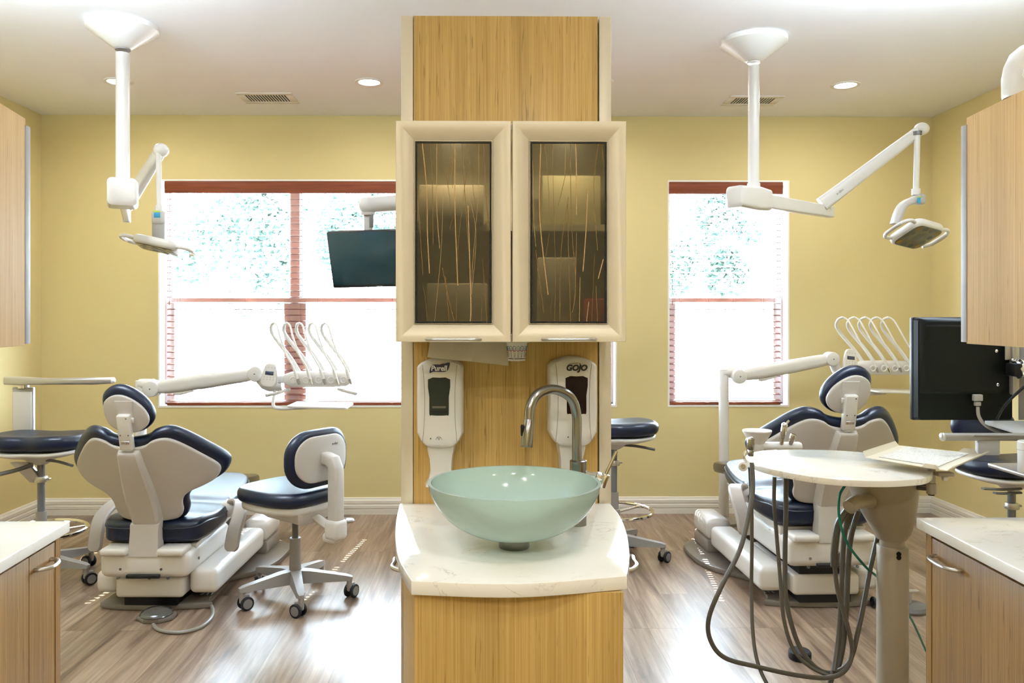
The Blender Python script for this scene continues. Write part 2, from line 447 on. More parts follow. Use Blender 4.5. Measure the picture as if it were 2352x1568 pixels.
struct('wall_left', M().bx(XL-.15, XL, YF, YB, 0, ZC), WALL, flat=True)
struct('wall_right', M().bx(XR, XR+.15, YF, YB, 0, ZC), WALL, flat=True)
struct('wall_front', M().bx(XL-.15, XR+.15, YF-.15, YF, 0, ZC), WALL, flat=True)
# baseboards with a stepped profile: (depth from wall, height)
BP = [(0, 0), (.020, 0), (.020, .034), (.016, .038), (.016, .040), (.022, .046), (.022, .066), (.015, .072), (.015, .074), (.020, .080), (.020, .100), (.013, .108), (.010, .119), (0, .122)]
def baseboard(name, p0, p1, nrm, m0, m1):
    """p0->p1 along the wall; nrm points into the room; m0/m1: mitre lengthening signs"""
    p0, p1, nrm = Vector(p0), Vector(p1), Vector(nrm); t = (p1-p0).normalized()
    A = [p0+nrm*d+t*d*m0+Vector((0, 0, z)) for d, z in BP]; B = [p1+nrm*d+t*d*m1+Vector((0, 0, z)) for d, z in BP]
    struct(name, M().loft([A, B]), TRIM, sharp=25)
baseboard('baseboard_back', (XL, YB, 0), (XR, YB, 0), (0, -1, 0), 1, -1)
baseboard('baseboard_left', (XL, YF, 0), (XL, YB, 0), (1, 0, 0), 0, -1)
baseboard('baseboard_right', (XR, YB, 0), (XR, YF, 0), (-1, 0, 0), 1, 0)

# ------------------------------------------------------------------ windows
ZM = at(700, 690, YB+.1).z        # meeting rail
def window(n, x0, x1, mull):
    """reveal, vinyl frame with an upper and a lower sash per light, glass panes"""
    g = .012
    m = M(); m.bx(x0-.0, x0+g, YB-.001, YB+WT, ZS+g, ZH-g); m.bx(x1-g, x1, YB-.001, YB+WT, ZS+g, ZH-g)
    m.bx(x0, x1, YB-.004, YB+WT, ZS, ZS+g); m.bx(x0, x1, YB-.001, YB+WT, ZH-g, ZH)
    w_ = struct('window_%d' % n, m, REVEAL, flat=True)
    bounds = [x0+g]+mull+[x1-g]
    fr = M(); y0, y1 = YB+.105, YB+.155
    fr.bx(x0+g, x1-g, y0, y1, ZS+g, ZS+g+.014, .002); fr.bx(x0+g, x1-g, y0, y1, ZH-g-.03, ZH-g, .002)
    fr.bx(x0+g, x0+g+.022, y0, y1, ZS+g, ZH-g); fr.bx(x1-g-.022, x1-g, y0, y1, ZS+g, ZH-g)
    for c in mull: fr.bx(c-.036, c+.036, y0-.005, y1, ZS+g, ZH-g, .003)
    fr.build('window_frame', VINYL, w_)
    for i in range(len(bounds)-1):
        a, b = bounds[i]+(.036 if i else .022), bounds[i+1]-(.036 if i < len(bounds)-2 else .022)
        for nm, z0, z1, st, yy in (('upper_sash', ZM-.015, ZH-g-.03, .012, y0+.022), ('lower_sash', ZS+g+.014, ZM+.02, .045, y0-.004)):
            f = M(); f.bx(a, a+st, yy, yy+.022, z0, z1, .002); f.bx(b-st, b, yy, yy+.022, z0, z1, .002)
            f.bx(a+st, b-st, yy, yy+.022, z0, z0+.026, .002); f.bx(a+st, b-st, yy, yy+.022, z1-.032, z1, .002)
            s_ = f.build(nm, VINYL, w_)
            M().bx(a+st, b-st, yy+.008, yy+.013, z0+.026, z1-.032).build('pane', PANE, s_, flat=True)
        M().box(((a+b)/2, y0-.012, ZM+.026), (.06, .016, .012), .003).build('sash_lock', BLIND, w_)
    return w_
window(1, *WINS[0], [at(670, 0, YB).x])
window(2, *WINS[1], [])
window(3, *WINS[2], [])

def blind(x0, x1, cords, label):
    """wooden blind hung inside the reveal: valance, slats with rout holes, ladder cords, bottom rail"""
    t = thing('wooden_blind', label, 'blind', ((x0+x1)/2, YB+.045, ZS+.012), 0, 'window blinds')
    cx, cy, cz = t.location
    top = ZH-.013; yc = 0
    M().prism([(-.052, 0), (-.052, .03), (-.058, .05), (-.052, .085), (-.036, .085), (-.036, 0)], x0-cx+.002, x1-cx-.002, 0.0, frame((0, 1, 0), (0, 0, 1), (1, 0, 0), (0, 0, top-.087-cz))).build('valance', VALANCE, t)
    M().bx(x0-cx+.01, x1-cx-.01, -.03, .028, top-.045-cz, top-.003-cz, .003).build('head_rail', BLIND, t)
    z = .035; i = 0; sl = []
    xs = [x0-cx+.008]
    for c in cords: xs += [c-cx-.013, c-cx+.013]
    xs.append(x1-cx-.008)
    ys = [-.025, -.007, .007, .025]; th = .0028
    b = bmesh.new()
    while z < top-.09-cz:
        def zz(y): return z+.0025*(1-(y/.025)**2)+.15*y
        for a in range(len(xs)-1):
            hole = a % 2 == 1
            for j in range(3):
                if hole and j == 1: continue
                v = [b.verts.new((xx, yy, zz(yy)+dz)) for dz in (0, -th) for xx, yy in ((xs[a], ys[j]), (xs[a+1], ys[j]), (xs[a+1], ys[j+1]), (xs[a], ys[j+1]))]
                b.faces.new(v[:4]); b.faces.new(v[4:][::-1])
                for q in range(4): b.faces.new((v[q], v[4+q], v[4+(q+1) % 4], v[(q+1) % 4]))
        z += .0446
    mm = M(); mm._merge(b); mm.build('slats', BLIND, t, flat=True)['kind'] = 'stuff'
    M().bx(x0-cx+.008, x1-cx-.008, -.027, .027, 0.002, .020, .004).build('bottom_rail', VALANCE, t)
    for c in cords:
        k = M()
        for yy in (-.0275, .0275): k.cyl((c-cx, yy, .01), (c-cx, yy, top-.03-cz), .0009, seg=5)
        k.build('ladder_cord', CORD, t)
    k = M().cyl((x0-cx+.03, -.034, top-.06-cz), (x0-cx+.03, -.034, ZM-.01-cz), .0012, seg=6).lathe([(0, 0), (.004, .002), (.005, .02), (.002, .03), (0, .03)], (x0-cx+.03, -.034, ZM-.035-cz), 10)
    k.build('pull_cord', CORD, t)
    return t
blind(WINS[0][0]+.048, WINS[0][1]-.048, [at(p, 0, YB).x for p in (405, 562, 729, 900)], 'wide mahogany blind in the double window behind the left dental chair')
blind(WINS[1][0]+.03, WINS[1][1]-.03, [at(p, 0, YB).x for p in (1190, 1280, 1370)], 'mahogany blind showing as a sliver right of the central wooden column')
blind(WINS[2][0]+.006, WINS[2][1]-.048, [at(p, 0, YB).x for p in (1567, 1628, 1691, 1756)], 'mahogany blind in the single window behind the right dental chair')

# ------------------------------------------------------------------ outdoors
random.seed(5)
tag(M().bx(-30, 30, YB+WT+.02, 45, -.35, -.25).build('outdoor_ground', PAVE, flat=True), None, kind='structure')
def tree(px, Y, zc, rx, rz, label, n=7000):
    c = at(px, 500, Y); t = thing('tree', label, 'tree', (c.x, Y, -.25), 0, 'trees outside the windows')
    M().tube([(0, 0, 0), (.05, 0, 1.0), (0, .1, zc-.2)], [.12, .06], 8).build('trunk', BARK, t)
    b = bmesh.new(); blobs = [(Vector((random.uniform(-1, 1)*rx*.75, random.uniform(-.6, .6)*rx*.7, zc+.25+random.uniform(-1, 1)*rz*.75)), random.uniform(.25, .5)*rx) for _ in range(16)]
    for _ in range(n):
        q, r = random.choice(blobs); d = Vector((random.gauss(0, 1), random.gauss(0, 1), random.gauss(0, 1))).normalized()*r*random.uniform(.6, 1)
        p = q+d; s_ = random.uniform(.02, .042); u = Vector((random.gauss(0, 1), random.gauss(0, 1), random.gauss(0, 1))).normalized(); v = u.orthogonal().normalized()
        f = [b.verts.new(p+u*s_*1.6), b.verts.new(p+v*s_), b.verts.new(p-u*s_*1.6), b.verts.new(p-v*s_)]
        b.faces.new(f)
    mm = M(); mm.bm.free(); mm.bm = b; mm.build('foliage', LEAF, t, flat=True)
tree(560, 10.5, 2.45, 1.0, .75, 'green leafy tree beyond the left half of the double window')
tree(850, 12.5, 2.8, 1.0, .8, 'green leafy tree beyond the right half of the double window')
tree(1610, 10.5, 2.4, .8, .8, 'green leafy tree beyond the right single window')

# ------------------------------------------------------------------ ceiling fittings
def downlight(px, py, label, pw=8):
    p = on(px, py, ZC); t = thing('recessed_downlight', label, 'ceiling light', (p.x, p.y, ZC), 0, 'recessed ceiling downlights')
    M().lathe([(.066, .0), (.066, -.004), (.072, -.007), (.086, -.005), (.088, 0)], seg=40, cap=False).build('trim_ring', ENAMEL, t)
    M().lathe([(0, -.003), (.066, -.003), (.066, -.001), (0, -.001)], seg=32).build('lens', LENS, t)
    area('bulb', (0, 0, -.012), .12, pw, (1, .97, .92), parent=t)
    return t
downlight(272, 187, 'recessed downlight half hidden behind the left lamp pole')
downlight(848, 188, 'recessed downlight just left of the central wooden column')
downlight(1942, 195, 'recessed downlight at the right, beyond the right lamp pole')
p = on(1375, 188, ZC); downlight(1378, 188, 'recessed downlight almost hidden by the right edge of the central column')
def vent(x0, x1, py0, py1, label):
    a, b = on(x0, py1, ZC), on(x1, py1, ZC); c = on(x0, py0, ZC)
    cx, cy = (a.x+b.x)/2, (a.y+c.y)/2; W, D = b.x-a.x, abs(c.y-a.y)
    t = thing('ceiling_vent', label, 'air vent', (cx, cy, ZC), 0, 'ceiling air vents')
    m = M(); iw, idp = W-.09, D-.09
    for x0_, x1_, y0_, y1_ in ((-W/2, W/2, -D/2, -idp/2), (-W/2, W/2, idp/2, D/2), (-W/2, -iw/2, -idp/2, idp/2), (iw/2, W/2, -idp/2, idp/2)): m.bx(x0_, x1_, y0_, y1_, -.006, 0, .001)
    m.build('frame', ENAMEL, t)
    M().bx(-iw/2, iw/2, -idp/2, idp/2, -.0008, 0).build('duct_shade', GAP, t)  # flat black sheet painted as the shade inside the duct
    k = 15
    for i in range(k+1):
        x = -iw/2+iw*(i+.0)/k
        M().box((x, 0, -.004), (.0075, idp, .003)).build('louver', ENAMEL, t, flat=True)
vent(566, 688, 212, 236, 'white louvered air vent in the ceiling of the left half')
vent(1655, 1775, 219, 241, 'white louvered air vent behind the right lamp pole')

# ================================================================== CENTRAL COLUMN
YT = 2.455
tl, tr = at(921, 35, YT), at(1404, 38, YT); ztop = at(1160, 36, YT).z
pl, pr = at(950, 0, YT).x, at(1373, 0, YT).x
CT = .86                                     # worktop height
t = thing('wooden_column', 'tall honey wood divider column with pale side posts, standing in the middle', 'column', ((tl.x+tr.x)/2, YT+.17, 0))
ox, oy = t.location.x, t.location.y
M().bx(pl-ox, pr-ox, -.17, -.13, 0, ztop-.001, .001).build('front_panel', WOOD, t)
M().bx(tl.x-ox+.01, tr.x-ox-.01, -.145, .17, 0, ztop-.012).build('core', GAP, t, flat=True)
for a, b in ((tl.x, at(948.5, 0, YT).x), (at(1376.5, 0, YT).x, tr.x)):
    M().bx(a-ox, b-ox, -.168, .175, 0, ztop, .0015).build('side_post', CHAMP, t)

# upper wall cabinet hung on the column
YC = 2.13
c0, c1 = at(909, 277, YC), at(1438, 785, YC); cz0, cz1 = c1.z, c0.z; xm = at(1175, 0, YC).x
t = thing('wall_cabinet', 'pale metal framed two door cabinet with reed glass, hung on the central column', 'cabinet', (xm, YC, cz0))
CABW = (c0.x-xm, c1.x-xm); CH = cz1-cz0
DEP = YT-YC-.004
m = M()
m.bx(CABW[0]+.003, CABW[1]-.003, .024, DEP, 0.001, .018); m.bx(CABW[0]+.003, CABW[1]-.003, .024, DEP, CH-.018, CH-.001)
m.bx(CABW[0]+.003, CABW[0]+.02, .024, DEP, .018, CH-.018); m.bx(CABW[1]-.02, CABW[1]-.003, .024, DEP, .018, CH-.018)
m.bx(CABW[0]+.02, CABW[1]-.02, DEP-.008, DEP, .018, CH-.018)
m.build('carcass', CHAMP, t, flat=True)
SHZ = at(1175, 525, YC+.1).z-cz0
M().bx(CABW[0]+.02, CABW[1]-.02, .075, DEP-.01, SHZ-.009, SHZ+.009).build('shelf', CHAMP, t, flat=True)
random.seed(11)
REEDS = [  # traced runs on each pane, in fractions of the pane (x, y from top)
 [[(.07,.0),(.13,.25),(.14,.5)],[(.18,0),(.21,.19)],[(.21,.19),(.22,.57)],[(.27,0),(.27,.35),(.31,.59)],[(.32,0),(.43,.25),(.47,.4)],[(.46,0),(.49,.25)],[(.52,0),(.52,.35),(.54,.6),(.56,.8)],[(.62,0),(.66,.3),(.71,.6)],[(.69,0),(.77,.25),(.81,.38)],[(.85,0),(.84,.3),(.76,.7),(.73,1)],[(.91,0),(.95,.3),(.99,.48)],[(.01,.25),(.05,.55),(.08,.74)],[(.14,.5),(.17,.73)],[(.68,.16),(.58,.5),(.55,.7),(.54,1)],[(.08,.8),(.12,.9),(.14,1)],[(.36,.25),(.33,.6),(.24,1)],[(.35,.7),(.42,.85),(.51,1)],[(.39,.75),(.44,1)],[(.7,.35),(.74,.9),(.73,1)],[(.9,.65),(.96,1)],[(.47,.07),(.42,.25)],[(.68,.25),(.81,.5),(.75,.85)],[(.9,.85),(.88,1)],[(.5,.4),(.45,.48)]],
 [[(.12,0),(.10,.3),(.12,.5),(.22,.85)],[(.17,0),(.22,.2),(.24,.45)],[(.28,0),(.30,.4),(.32,.7),(.31,1)],[(.46,0),(.45,.2)],[(.53,0),(.53,.2),(.55,.5),(.6,.75)],[(.52,.07),(.36,.35)],[(.6,0),(.61,.2),(.61,.4)],[(.91,0),(.85,.25),(.9,.6)],[(.96,0),(.99,.15)],[(.01,.1),(.02,.4),(.05,.58)],[(.5,.3),(.40,.6),(.38,1)],[(.49,.34),(.5,.6),(.53,1)],[(.77,.24),(.74,.5),(.70,.72)],[(.24,.5),(.1,.85)],[(.86,.62),(.82,1)],[(.78,.89),(.75,1)],[(.05,.6),(.16,.95)],[(.61,.5),(.59,.85),(.55,.95)],[(.98,.65),(.91,.76)],[(.27,.87),(.25,.95)],[(.88,.8),(.9,1)],[(.66,.75),(.65,1)]]]
for di, (x0, x1) in enumerate(((CABW[0], at(1173.2, 0, YC).x-xm), (at(1177.2, 0, YC).x-xm, CABW[1]))):
    gx0, gx1 = ((957, 1125), (1223, 1391))[di]; gx0, gx1 = at(gx0, 0, YC).x-xm, at(gx1, 0, YC).x-xm
    gz0, gz1 = at(0, 738, YC).z-cz0, at(0, 324, YC).z-cz0
    rings = []
    def rect(i, y):   # i: 0 outer .. 1 inner
        a, b = x0+(gx0-.006-x0)*i, x1+(gx1+.006-x1)*i; lo, hi = 0+(gz0-.006)*i, CH+(gz1+.006-CH)*i
        return [Vector((a, y, lo)), Vector((b, y, lo)), Vector((b, y, hi)), Vector((a, y, hi))]
    for i, y in ((0, .024), (0, .0), (.03, -.001), (.15, -.001), (.3, .0005), (.5, .0035), (.7, .008), (.85, .0125), (.97, .017), (.975, .013), (1.0, .013), (1.0, .019)): rings.append(rect(i, y))
    b = bmesh.new(); R = [[b.verts.new(p) for p in r] for r in rings]
    for A, B in zip(R, R[1:]+[R[0]]):
        for k in range(4): b.faces.new((A[k], A[(k+1) % 4], B[(k+1) % 4], B[k]))
    mm = M(); mm._merge(b)
    d = mm.build('door', CHAMP, t, sharp=18)
    M().bx(gx0-.008, gx1+.008, .0155, .0195, gz0-.008, gz1+.008).build('glass_panel', DOORGLASS, d, flat=True)
    gk = M()
    for q_ in ((gx0-.004, gx0, gz0-.004, gz1+.004), (gx1, gx1+.004, gz0-.004, gz1+.004), (gx0, gx1, gz0-.004, gz0), (gx0, gx1, gz1, gz1+.004)): gk.bx(q_[0], q_[1], .0125, .0154, q_[2], q_[3])
    gk.build('gasket', GAP, d, flat=True)
    g = [M(), M()]
    for k, path in enumerate(REEDS[di]):
        pts = [(gx0+(gx1-gx0)*u, .0150, gz1-(gz1-gz0)*v) for u, v in path]
        g[k % 3 == 0].tube(pts, random.choice((.0005, .0006, .0008, .0009)) if k % 6 else .0014, 6, 5)
    g[0].build('reeds', REED, d)['kind'] = 'stuff'; g[1].build('reeds', REEDL, d)['kind'] = 'stuff'
    hx0, hx1 = ((979, 1104), (1245, 1369))[di]; hx0, hx1 = at(hx0, 0, YC).x-xm, at(hx1, 0, YC).x-xm; hz = at(0, 779, YC).z-cz0
    M().tube([(hx0, -.001, hz), (hx0+.008, -.014, hz), (hx0+.03, -.020, hz), (hx1-.03, -.020, hz), (hx1-.008, -.014, hz), (hx1, -.001, hz)], .0036, 8).build('handle', SATIN, d)
for q in CABW: area('cabinet_fill', (q*.5, .036, CH-.022), .02, .9, (1, .93, .78), (radians(-12), 0, 0), t)  # added fill lamps so the stock behind the glass shows
# stock seen blurred through the reed glass
def shelfitem(name, label, cat, px0, px1, py0, y, d, mt, onshelf, r=.004):
    a, b = at(px0, 0, y).x, at(px1, 0, y).x; zb = cz0+(SHZ+.0092 if onshelf else .0182); zt = at(0, py0, y).z
    o = M().box((0, 0, (zt-zb)/2), (b-a, d, zt-zb), r).build(name, mt); o.location = ((a+b)/2, y+d/2, zb)
    return tag(o, label, cat, group='stock blurred behind the reed glass doors')
CREAM = mat('cream_cardboard', (0.72, 0.60, 0.45), 0.8); REDB = mat('red_cardboard', (0.55, 0.03, 0.03), 0.6)
shelfitem('carton', 'large cream carton on the shelf behind the left reed glass', 'box', 962, 1112, 422, YC+.07, .15, CREAM, True)
shelfitem('carton', 'cream carton on the cabinet floor behind the left reed glass', 'box', 980, 1120, 650, YC+.08, .12, CREAM, False)
shelfitem('carton', 'pale carton on the cabinet floor behind the right reed glass', 'box', 1235, 1325, 590, YC+.08, .12, CREAM, False)
shelfitem('red_box', 'small red box at the bottom right behind the right reed glass', 'box', 1345, 1388, 685, YC+.06, .08, REDB, False)
shelfitem('carton', 'dark carton on the shelf behind the right reed glass', 'box', 1245, 1380, 400, YC+.12, .12, mat('olive_carton', (.42, .36, .22), .8), True)

# base cabinet and worktop: bowed sides
topo = [(918, 1155.5), (911, 1185), (907.5, 1220), (909, 1250), (916, 1283), (945, 1345)]
def plane(pts, z): return [on(a, b, z) for a, b in pts]
L = [on(918, 1156, CT), on(909.5, 1195, CT), on(908, 1240, CT), on(917, 1285, CT), on(945, 1334, CT)]
L = smooth_path(L, 5)
Rr = [on(1440, 1322, CT), on(1446, 1275, CT), on(1440, 1225, CT), on(1424, 1185, CT), on(1401, 1154.5, CT)]
Rr = smooth_path(Rr, 5)
Fm = smooth_path([L[-1], on(1190, 1340, CT), Rr[0]], 6)
outl = [(p.x, p.y) for p in L]+[(p.x, p.y) for p in Fm[1:-1]]+[(p.x, p.y) for p in Rr]
cx = sum(p[0] for p in outl)/len(outl)
t = thing('worktop', 'white veined quartz worktop with bowed sides under the glass basin', 'countertop', (cx, 2.1, CT-.031))
M().prism([(p[0]-cx, p[1]-2.1) for p in outl], 0, .031, .003).build('slab', STONE, t)
t = thing('vanity_cabinet', 'honey wood base cabinet with bowed side doors under the glass basin', 'cabinet', (cx, 2.1, 0))
fy = min(L[-1].y, Rr[0].y)+.012; fx0, fx1 = at(952, 0, fy).x, at(1432, 0, fy).x
M().bx(fx0-cx, fx1-cx, fy-2.1, fy-2.1+.02, .0, CT-.0315, .001).build('front_panel', WOOD, t)
def inset(P, d): return [Vector((p.x+d, p.y, 0)) for p in P]
li = [Vector((p.x+.022+(.03*(k/len(L))**3), p.y, 0)) for k, p in enumerate(L)]; li = [p for p in li if fy+.021 < p.y < YT-.004]
ri = [Vector((p.x-.022, p.y, 0)) for p in Rr if fy+.021 < p.y < YT-.004]
for side, P in (('l', li), ('r', ri)):
    if P[0].y < P[-1].y: P = P[::-1]
    sg = 1 if side == 'l' else -1
    o2 = [(p.x-cx, p.y-2.1) for p in P]; o2i = [(p[0]+.018*sg, p[1]) for p in o2]
    M().prism(o2+o2i[::-1], .10, CT-.036).build('door', WOOD, t)
body = [(p.x-cx+.02, p.y-2.1) for p in (li if li[0].y > li[-1].y else li[::-1])]+[(p.x-cx-.02, p.y-2.1) for p in (ri if ri[0].y < ri[-1].y else ri[::-1])]
M().prism(body, 0, CT-.034).build('carcass', WOODC, t)
# D shaped pulls on the bowed doors
for pa, pb, ex, sg in (((916, 1282), (936, 1312), 904, -1), ((1444, 1277), (1442, 1308), 1459, 1)):
    zz = CT-.05
    A = on(pa[0], pa[1], zz); B = on(pb[0], pb[1], zz); mid = on(ex, (pa[1]+pb[1])/2, zz)
    q = [A-Vector((cx+sg*.02, 2.1, 0)), A-Vector((cx-sg*.008, 2.1, 0)), mid-Vector((cx, 2.1-.02, 0)), mid-Vector((cx, 2.1+.02, 0)), B-Vector((cx-sg*.008, 2.1, 0)), B-Vector((cx+sg*.02, 2.1, 0))]
    M().tube(q, .0055, 8, 6).build('handle', SATIN, t)

# glass basin
BX = on(1181, 1256, CT); bowlx, bowly = BX.x, 1.985
t = thing('glass_basin', 'round frosted aqua glass vessel basin standing on the worktop', 'sink', (bowlx, bowly, CT+.0005))
RB = .2145; zb = .026; zr = .163
prof = []
for k in range(13):
    a = k/12; r = .030+(RB-.030)*sin(a*pi/2*.93)/sin(pi/2*.93); z = zb+(zr-zb)*(1-cos(a*pi/2*.93))/(1-cos(pi/2*.93)); prof.append((r, z))
prof[0] = (0.0, zb)
inner = [(max(r-.006 if i else 0, 0), z+.007 if i < 11 else z+.003) for i, (r, z) in enumerate(prof)]; inner[-1] = (RB-.0075, zr)
M().lathe(prof+inner[::-1], seg=96, cap=False).build('bowl', BOWL, t, sharp=60)
M().lathe([(0, 0), (.0375, 0), (.0385, .002), (.0385, .024), (.036, .0258), (0, .0258)], seg=48).build('mounting_ring', STEEL, t)
M().lathe([(0, zb+.0095), (.022, zb+.0095), (.024, zb+.012), (.010, zb+.0135), (0, zb+.014)], seg=32).build('drain', CHROME, t)

# tap
fb = on(1328, 1205, CT)
t = thing('tap', 'brushed metal pull down tap with tall arched neck beside the glass basin', 'tap', (fb.x, fb.y, CT+.0005))
s_ = F/fb.y; f2 = lambda px, py, dy=0: at(px, py, fb.y+dy)-Vector((fb.x, fb.y, CT+.0005))
zn = f2(1326, 1056).z
M().lathe([(0, 0), (.023, 0), (.023, zn-.002), (.021, zn), (0, zn)], seg=40).build('body', STEEL, t)
pts = [f2(1325, 1058), f2(1325, 1000), f2(1324, 952), f2(1312, 915, -.01), f2(1285, 897, -.02), f2(1258, 895, -.03), f2(1232, 908, -.045), f2(1218, 935, -.055), f2(1215, 965, -.06)]
M().tube(pts, .0135, 20, 8).build('neck', STEEL, t)
a, b = f2(1215, 963, -.06), f2(1209, 1027, -.075)
M().cyl(a, b, .0145, .0165, 24, .002).build('spray_head', STEEL, t)
M().box((0, 0, 0), (.008, .016, .030), .003, Matrix.Translation(f2(1199, 988, -.067))).build('spray_button', BLACK, t)
a, b = f2(1336, 1085), f2(1372, 1092, -.01)
M().cyl(a, b, .008, .008, 16).cyl(f2(1368, 1091, -.01), f2(1385, 1098, -.01), .0125, .0125, 20, .002).cyl(f2(1380, 1118, -.012), f2(1392, 1088, -.012), .0115, .0115, 20, .002).cyl(f2(1388, 1096, -.012), f2(1416, 1036, -.012), .0048, .0042, 12).build('lever', CHROME, t)

# dispensers
def dispenser(px0, px1, py0, py1, name, label, brand):
    D = .10; Yf = YT-.003-D; cxp = (px0+px1)/2
    c = at(cxp, 0, Yf); top, bot = at(0, py0, Yf).z, at(0, py1, Yf).z; W = at(px1, 0, Yf).x-at(px0, 0, Yf).x; H = top-bot
    t = thing(name, label, 'dispenser', (c.x, YT-.001, bot))
    w2 = W/2
    def outl(k, e=0):
        return [(-w2*.42*k, -.0+e), (-w2*.75*k, .012), (-w2*.97*k, .038), (-w2*k, .06), (-w2*1.0*k, H-.055), (-w2*.96*k, H-.022), (-w2*.62*k, H-.008), (-w2*.25*k, H), (w2*.25*k, H), (w2*.62*k, H-.008), (w2*.96*k, H-.022), (w2*1.0*k, H-.055), (w2*k, .06), (w2*.97*k, .038), (w2*.75*k, .012), (w2*.42*k, 0)]
    ol = [(p.x, p.y) for p in smooth_path([(x, y, 0) for x, y in outl(1)], 3, True)]
    def ring(sc_, d): return [Vector((x*sc_, -d, H/2+(y-H/2)*(1-(1-sc_)*.5))) for x, y in ol]
    rs = [ring(.97, 0), ring(1.0, .02), ring(1.0, .062), ring(.985, .078), ring(.93, .090), ring(.80, .097), ring(.5, .1), ring(.1, .101)]
    M().loft(rs).build('housing', WHITE, t)
    # grip tongue
    def tng(z, hw, d0, d1): return [Vector((-hw, -d0, z)), Vector((-hw*.9, -d1+.006, z)), Vector((-hw*.5, -d1, z)), Vector((hw*.5, -d1, z)), Vector((hw*.9, -d1+.006, z)), Vector((hw, -d0, z))]
    M().loft([tng(.03, .045, 0, .072), tng(-.01, .043, 0, .07), tng(-.04, .037, 0, .058), tng(-.08, .0345, 0, .045), tng(-.105, .040, 0, .045), tng(-.122, .050, 0, .05), tng(-.126, .050, 0, .05)]).build('nozzle_shield', WHITE, t)
    # seams either side, following the front
    def fd(u):   # depth of the front at fraction u of half width
        u = abs(u); P = [(0, .101), (.5, .1), (.8, .097), (.93, .09), (.985, .078), (1, .062)]
        for (a, da), (b, db) in zip(P, P[1:]):
            if u <= b: return da+(db-da)*(u-a)/(b-a)
        return .05
    for sgn in (-1, 1):
        k = M(); pts = []
        for q in range(13):
            v = .07+.86*q/12; u = .64+.13*(2*v-1)**2; pts.append((sgn*u*w2, -fd(u)-.0004, .0+H*v))
        k.tube(pts, .0006, 5, 1, raw=True); k.build('seam', LINEINK, t)
    # window
    wx0, wx1, wy0, wy1 = brand['win']
    g = lambda px, py: (at(px, 0, Yf).x-c.x, at(0, py, Yf).z-bot)
    a = g(wx0, wy0); b = g(wx1, wy1)
    wo = smooth_path([(a[0], a[1]-.004, 0), ((a[0]+b[0])/2, a[1]+.001, 0), (b[0], a[1]-.004, 0), (b[0]-.004, (a[1]+b[1])/2, 0), (b[0]-.004, b[1]+.004, 0), (b[0]-.010, b[1], 0), ((a[0]+b[0])/2, b[1]-.001, 0), (a[0]+.010, b[1], 0), (a[0]+.004, b[1]+.004, 0), (a[0]+.004, (a[1]+b[1])/2, 0)], 2, True)
    rw = M().prism([(p.x, p.y) for p in wo], .094, .1018, 0, XZ()).build('refill_window', brand['glass'], t)
    if brand['kind'] == 'p':
        xm_ = (a[0]+b[0])/2
        M().prism(rrect((b[0]-a[0])*.80, .010, .004, 4, xm_, b[1]+.011), .1018, .1021, 0, XZ()).build('bottle_cap', BLACK, rw)
        M().prism(rrect((b[0]-a[0])*.62, .006, .002, 3, xm_, b[1]+.024), .1018, .1020, 0, XZ()).build('bottle_glint', mat('bottle_highlight', (.10, .095, .075), .3), rw)  # pale strip: a highlight painted into the refill window
    if brand['kind'] == 'p':
        zt = g(0, 846)[1]; xc = (g(1009, 0)[0])
        fl = smooth_path([(-.029, -.014, 0), (-.024, .006, 0), (-.012, .011, 0), (.008, .011, 0), (.030, .017, 0), (.028, .0, 0), (.020, -.010, 0), (.0, -.011, 0), (-.018, -.0105, 0)], 3, True)
        mm = XZ((xc, 0, zt))
        lb = M().prism([(p.x, p.y) for p in fl], .0985, .1016, 0, mm).build('logo_badge', NAVYINK, t)
        M().prism([(-.010, .008), (.004, .010), (.019, .0165), (.010, .0115), (-.004, .0095)], .1017, .1020, 0, mm).build('logo_accent', PINKINK, lb)
        M().text('Purell', .0215, XZ((xc-.001, -.1019, zt-.001)), .0003, .1, .0006, .95).text('i', .013, XZ((xc+.034, -.1012, zt+.0)), .0003).build('lettering', WHITEINK, lb)
    else:
        zt = g(0, 846)[1]; xc = g(1324, 0)[0]; mm = XZ((xc, -.1014, zt))
        k = M().text('GOJO', .0235, mm, .0004, .22, .0013, 1.0)
        k.tube([(xc-.028, -.1014, zt+.004), (xc-.022, -.1016, zt+.011), (xc-.008, -.1018, zt+.0145), (xc+.006, -.1018, zt+.0145)], .0007, 5, 4)
        star = []
        for q in range(10):
            rr = .0032 if q % 2 == 0 else .0013; a_ = pi/2+q*pi/5; star.append((rr*cos(a_)+.0105, rr*sin(a_)+.0125))
        k.prism(star, 0, .0006, 0, mm); k.box((xc+.033, -.1013, zt-.0085), (.0016, .0008, .0016))
        k.build('lettering', BLACKINK, t)
    # sensor dot and pictogram
    px_, py_ = brand['dot']; d = g(px_, py_)
    k = M().box((d[0], -.1006, d[1]), (.0032, .0016, .0032))
    if brand['kind'] == 'p':
        e = g(1008, 1008)
        for s2 in (-1, 1):
            k.tube([(e[0]+s2*.0085, -.1008, e[1]-.005), (e[0]+s2*.007, -.1009, e[1]+.001), (e[0]+s2*.001, -.101, e[1]+.006)], .0004, 4, 4)
            k.tube([(e[0]+s2*.005, -.1008, e[1]), (e[0]+s2*.002, -.1009, e[1]+.002), (e[0], -.101, e[1]-.006)], .0004, 4, 3)
    k.build('sensor_mark', BLACKINK, t)
    return t
SMK = mat('smoked_refill_glass', (0.030, 0.036, 0.028), 0.25, Specular_IOR_Level=.15); MAR = mat('maroon_refill_glass', (0.012, 0.003, 0.004), 0.25, Specular_IOR_Level=.15)
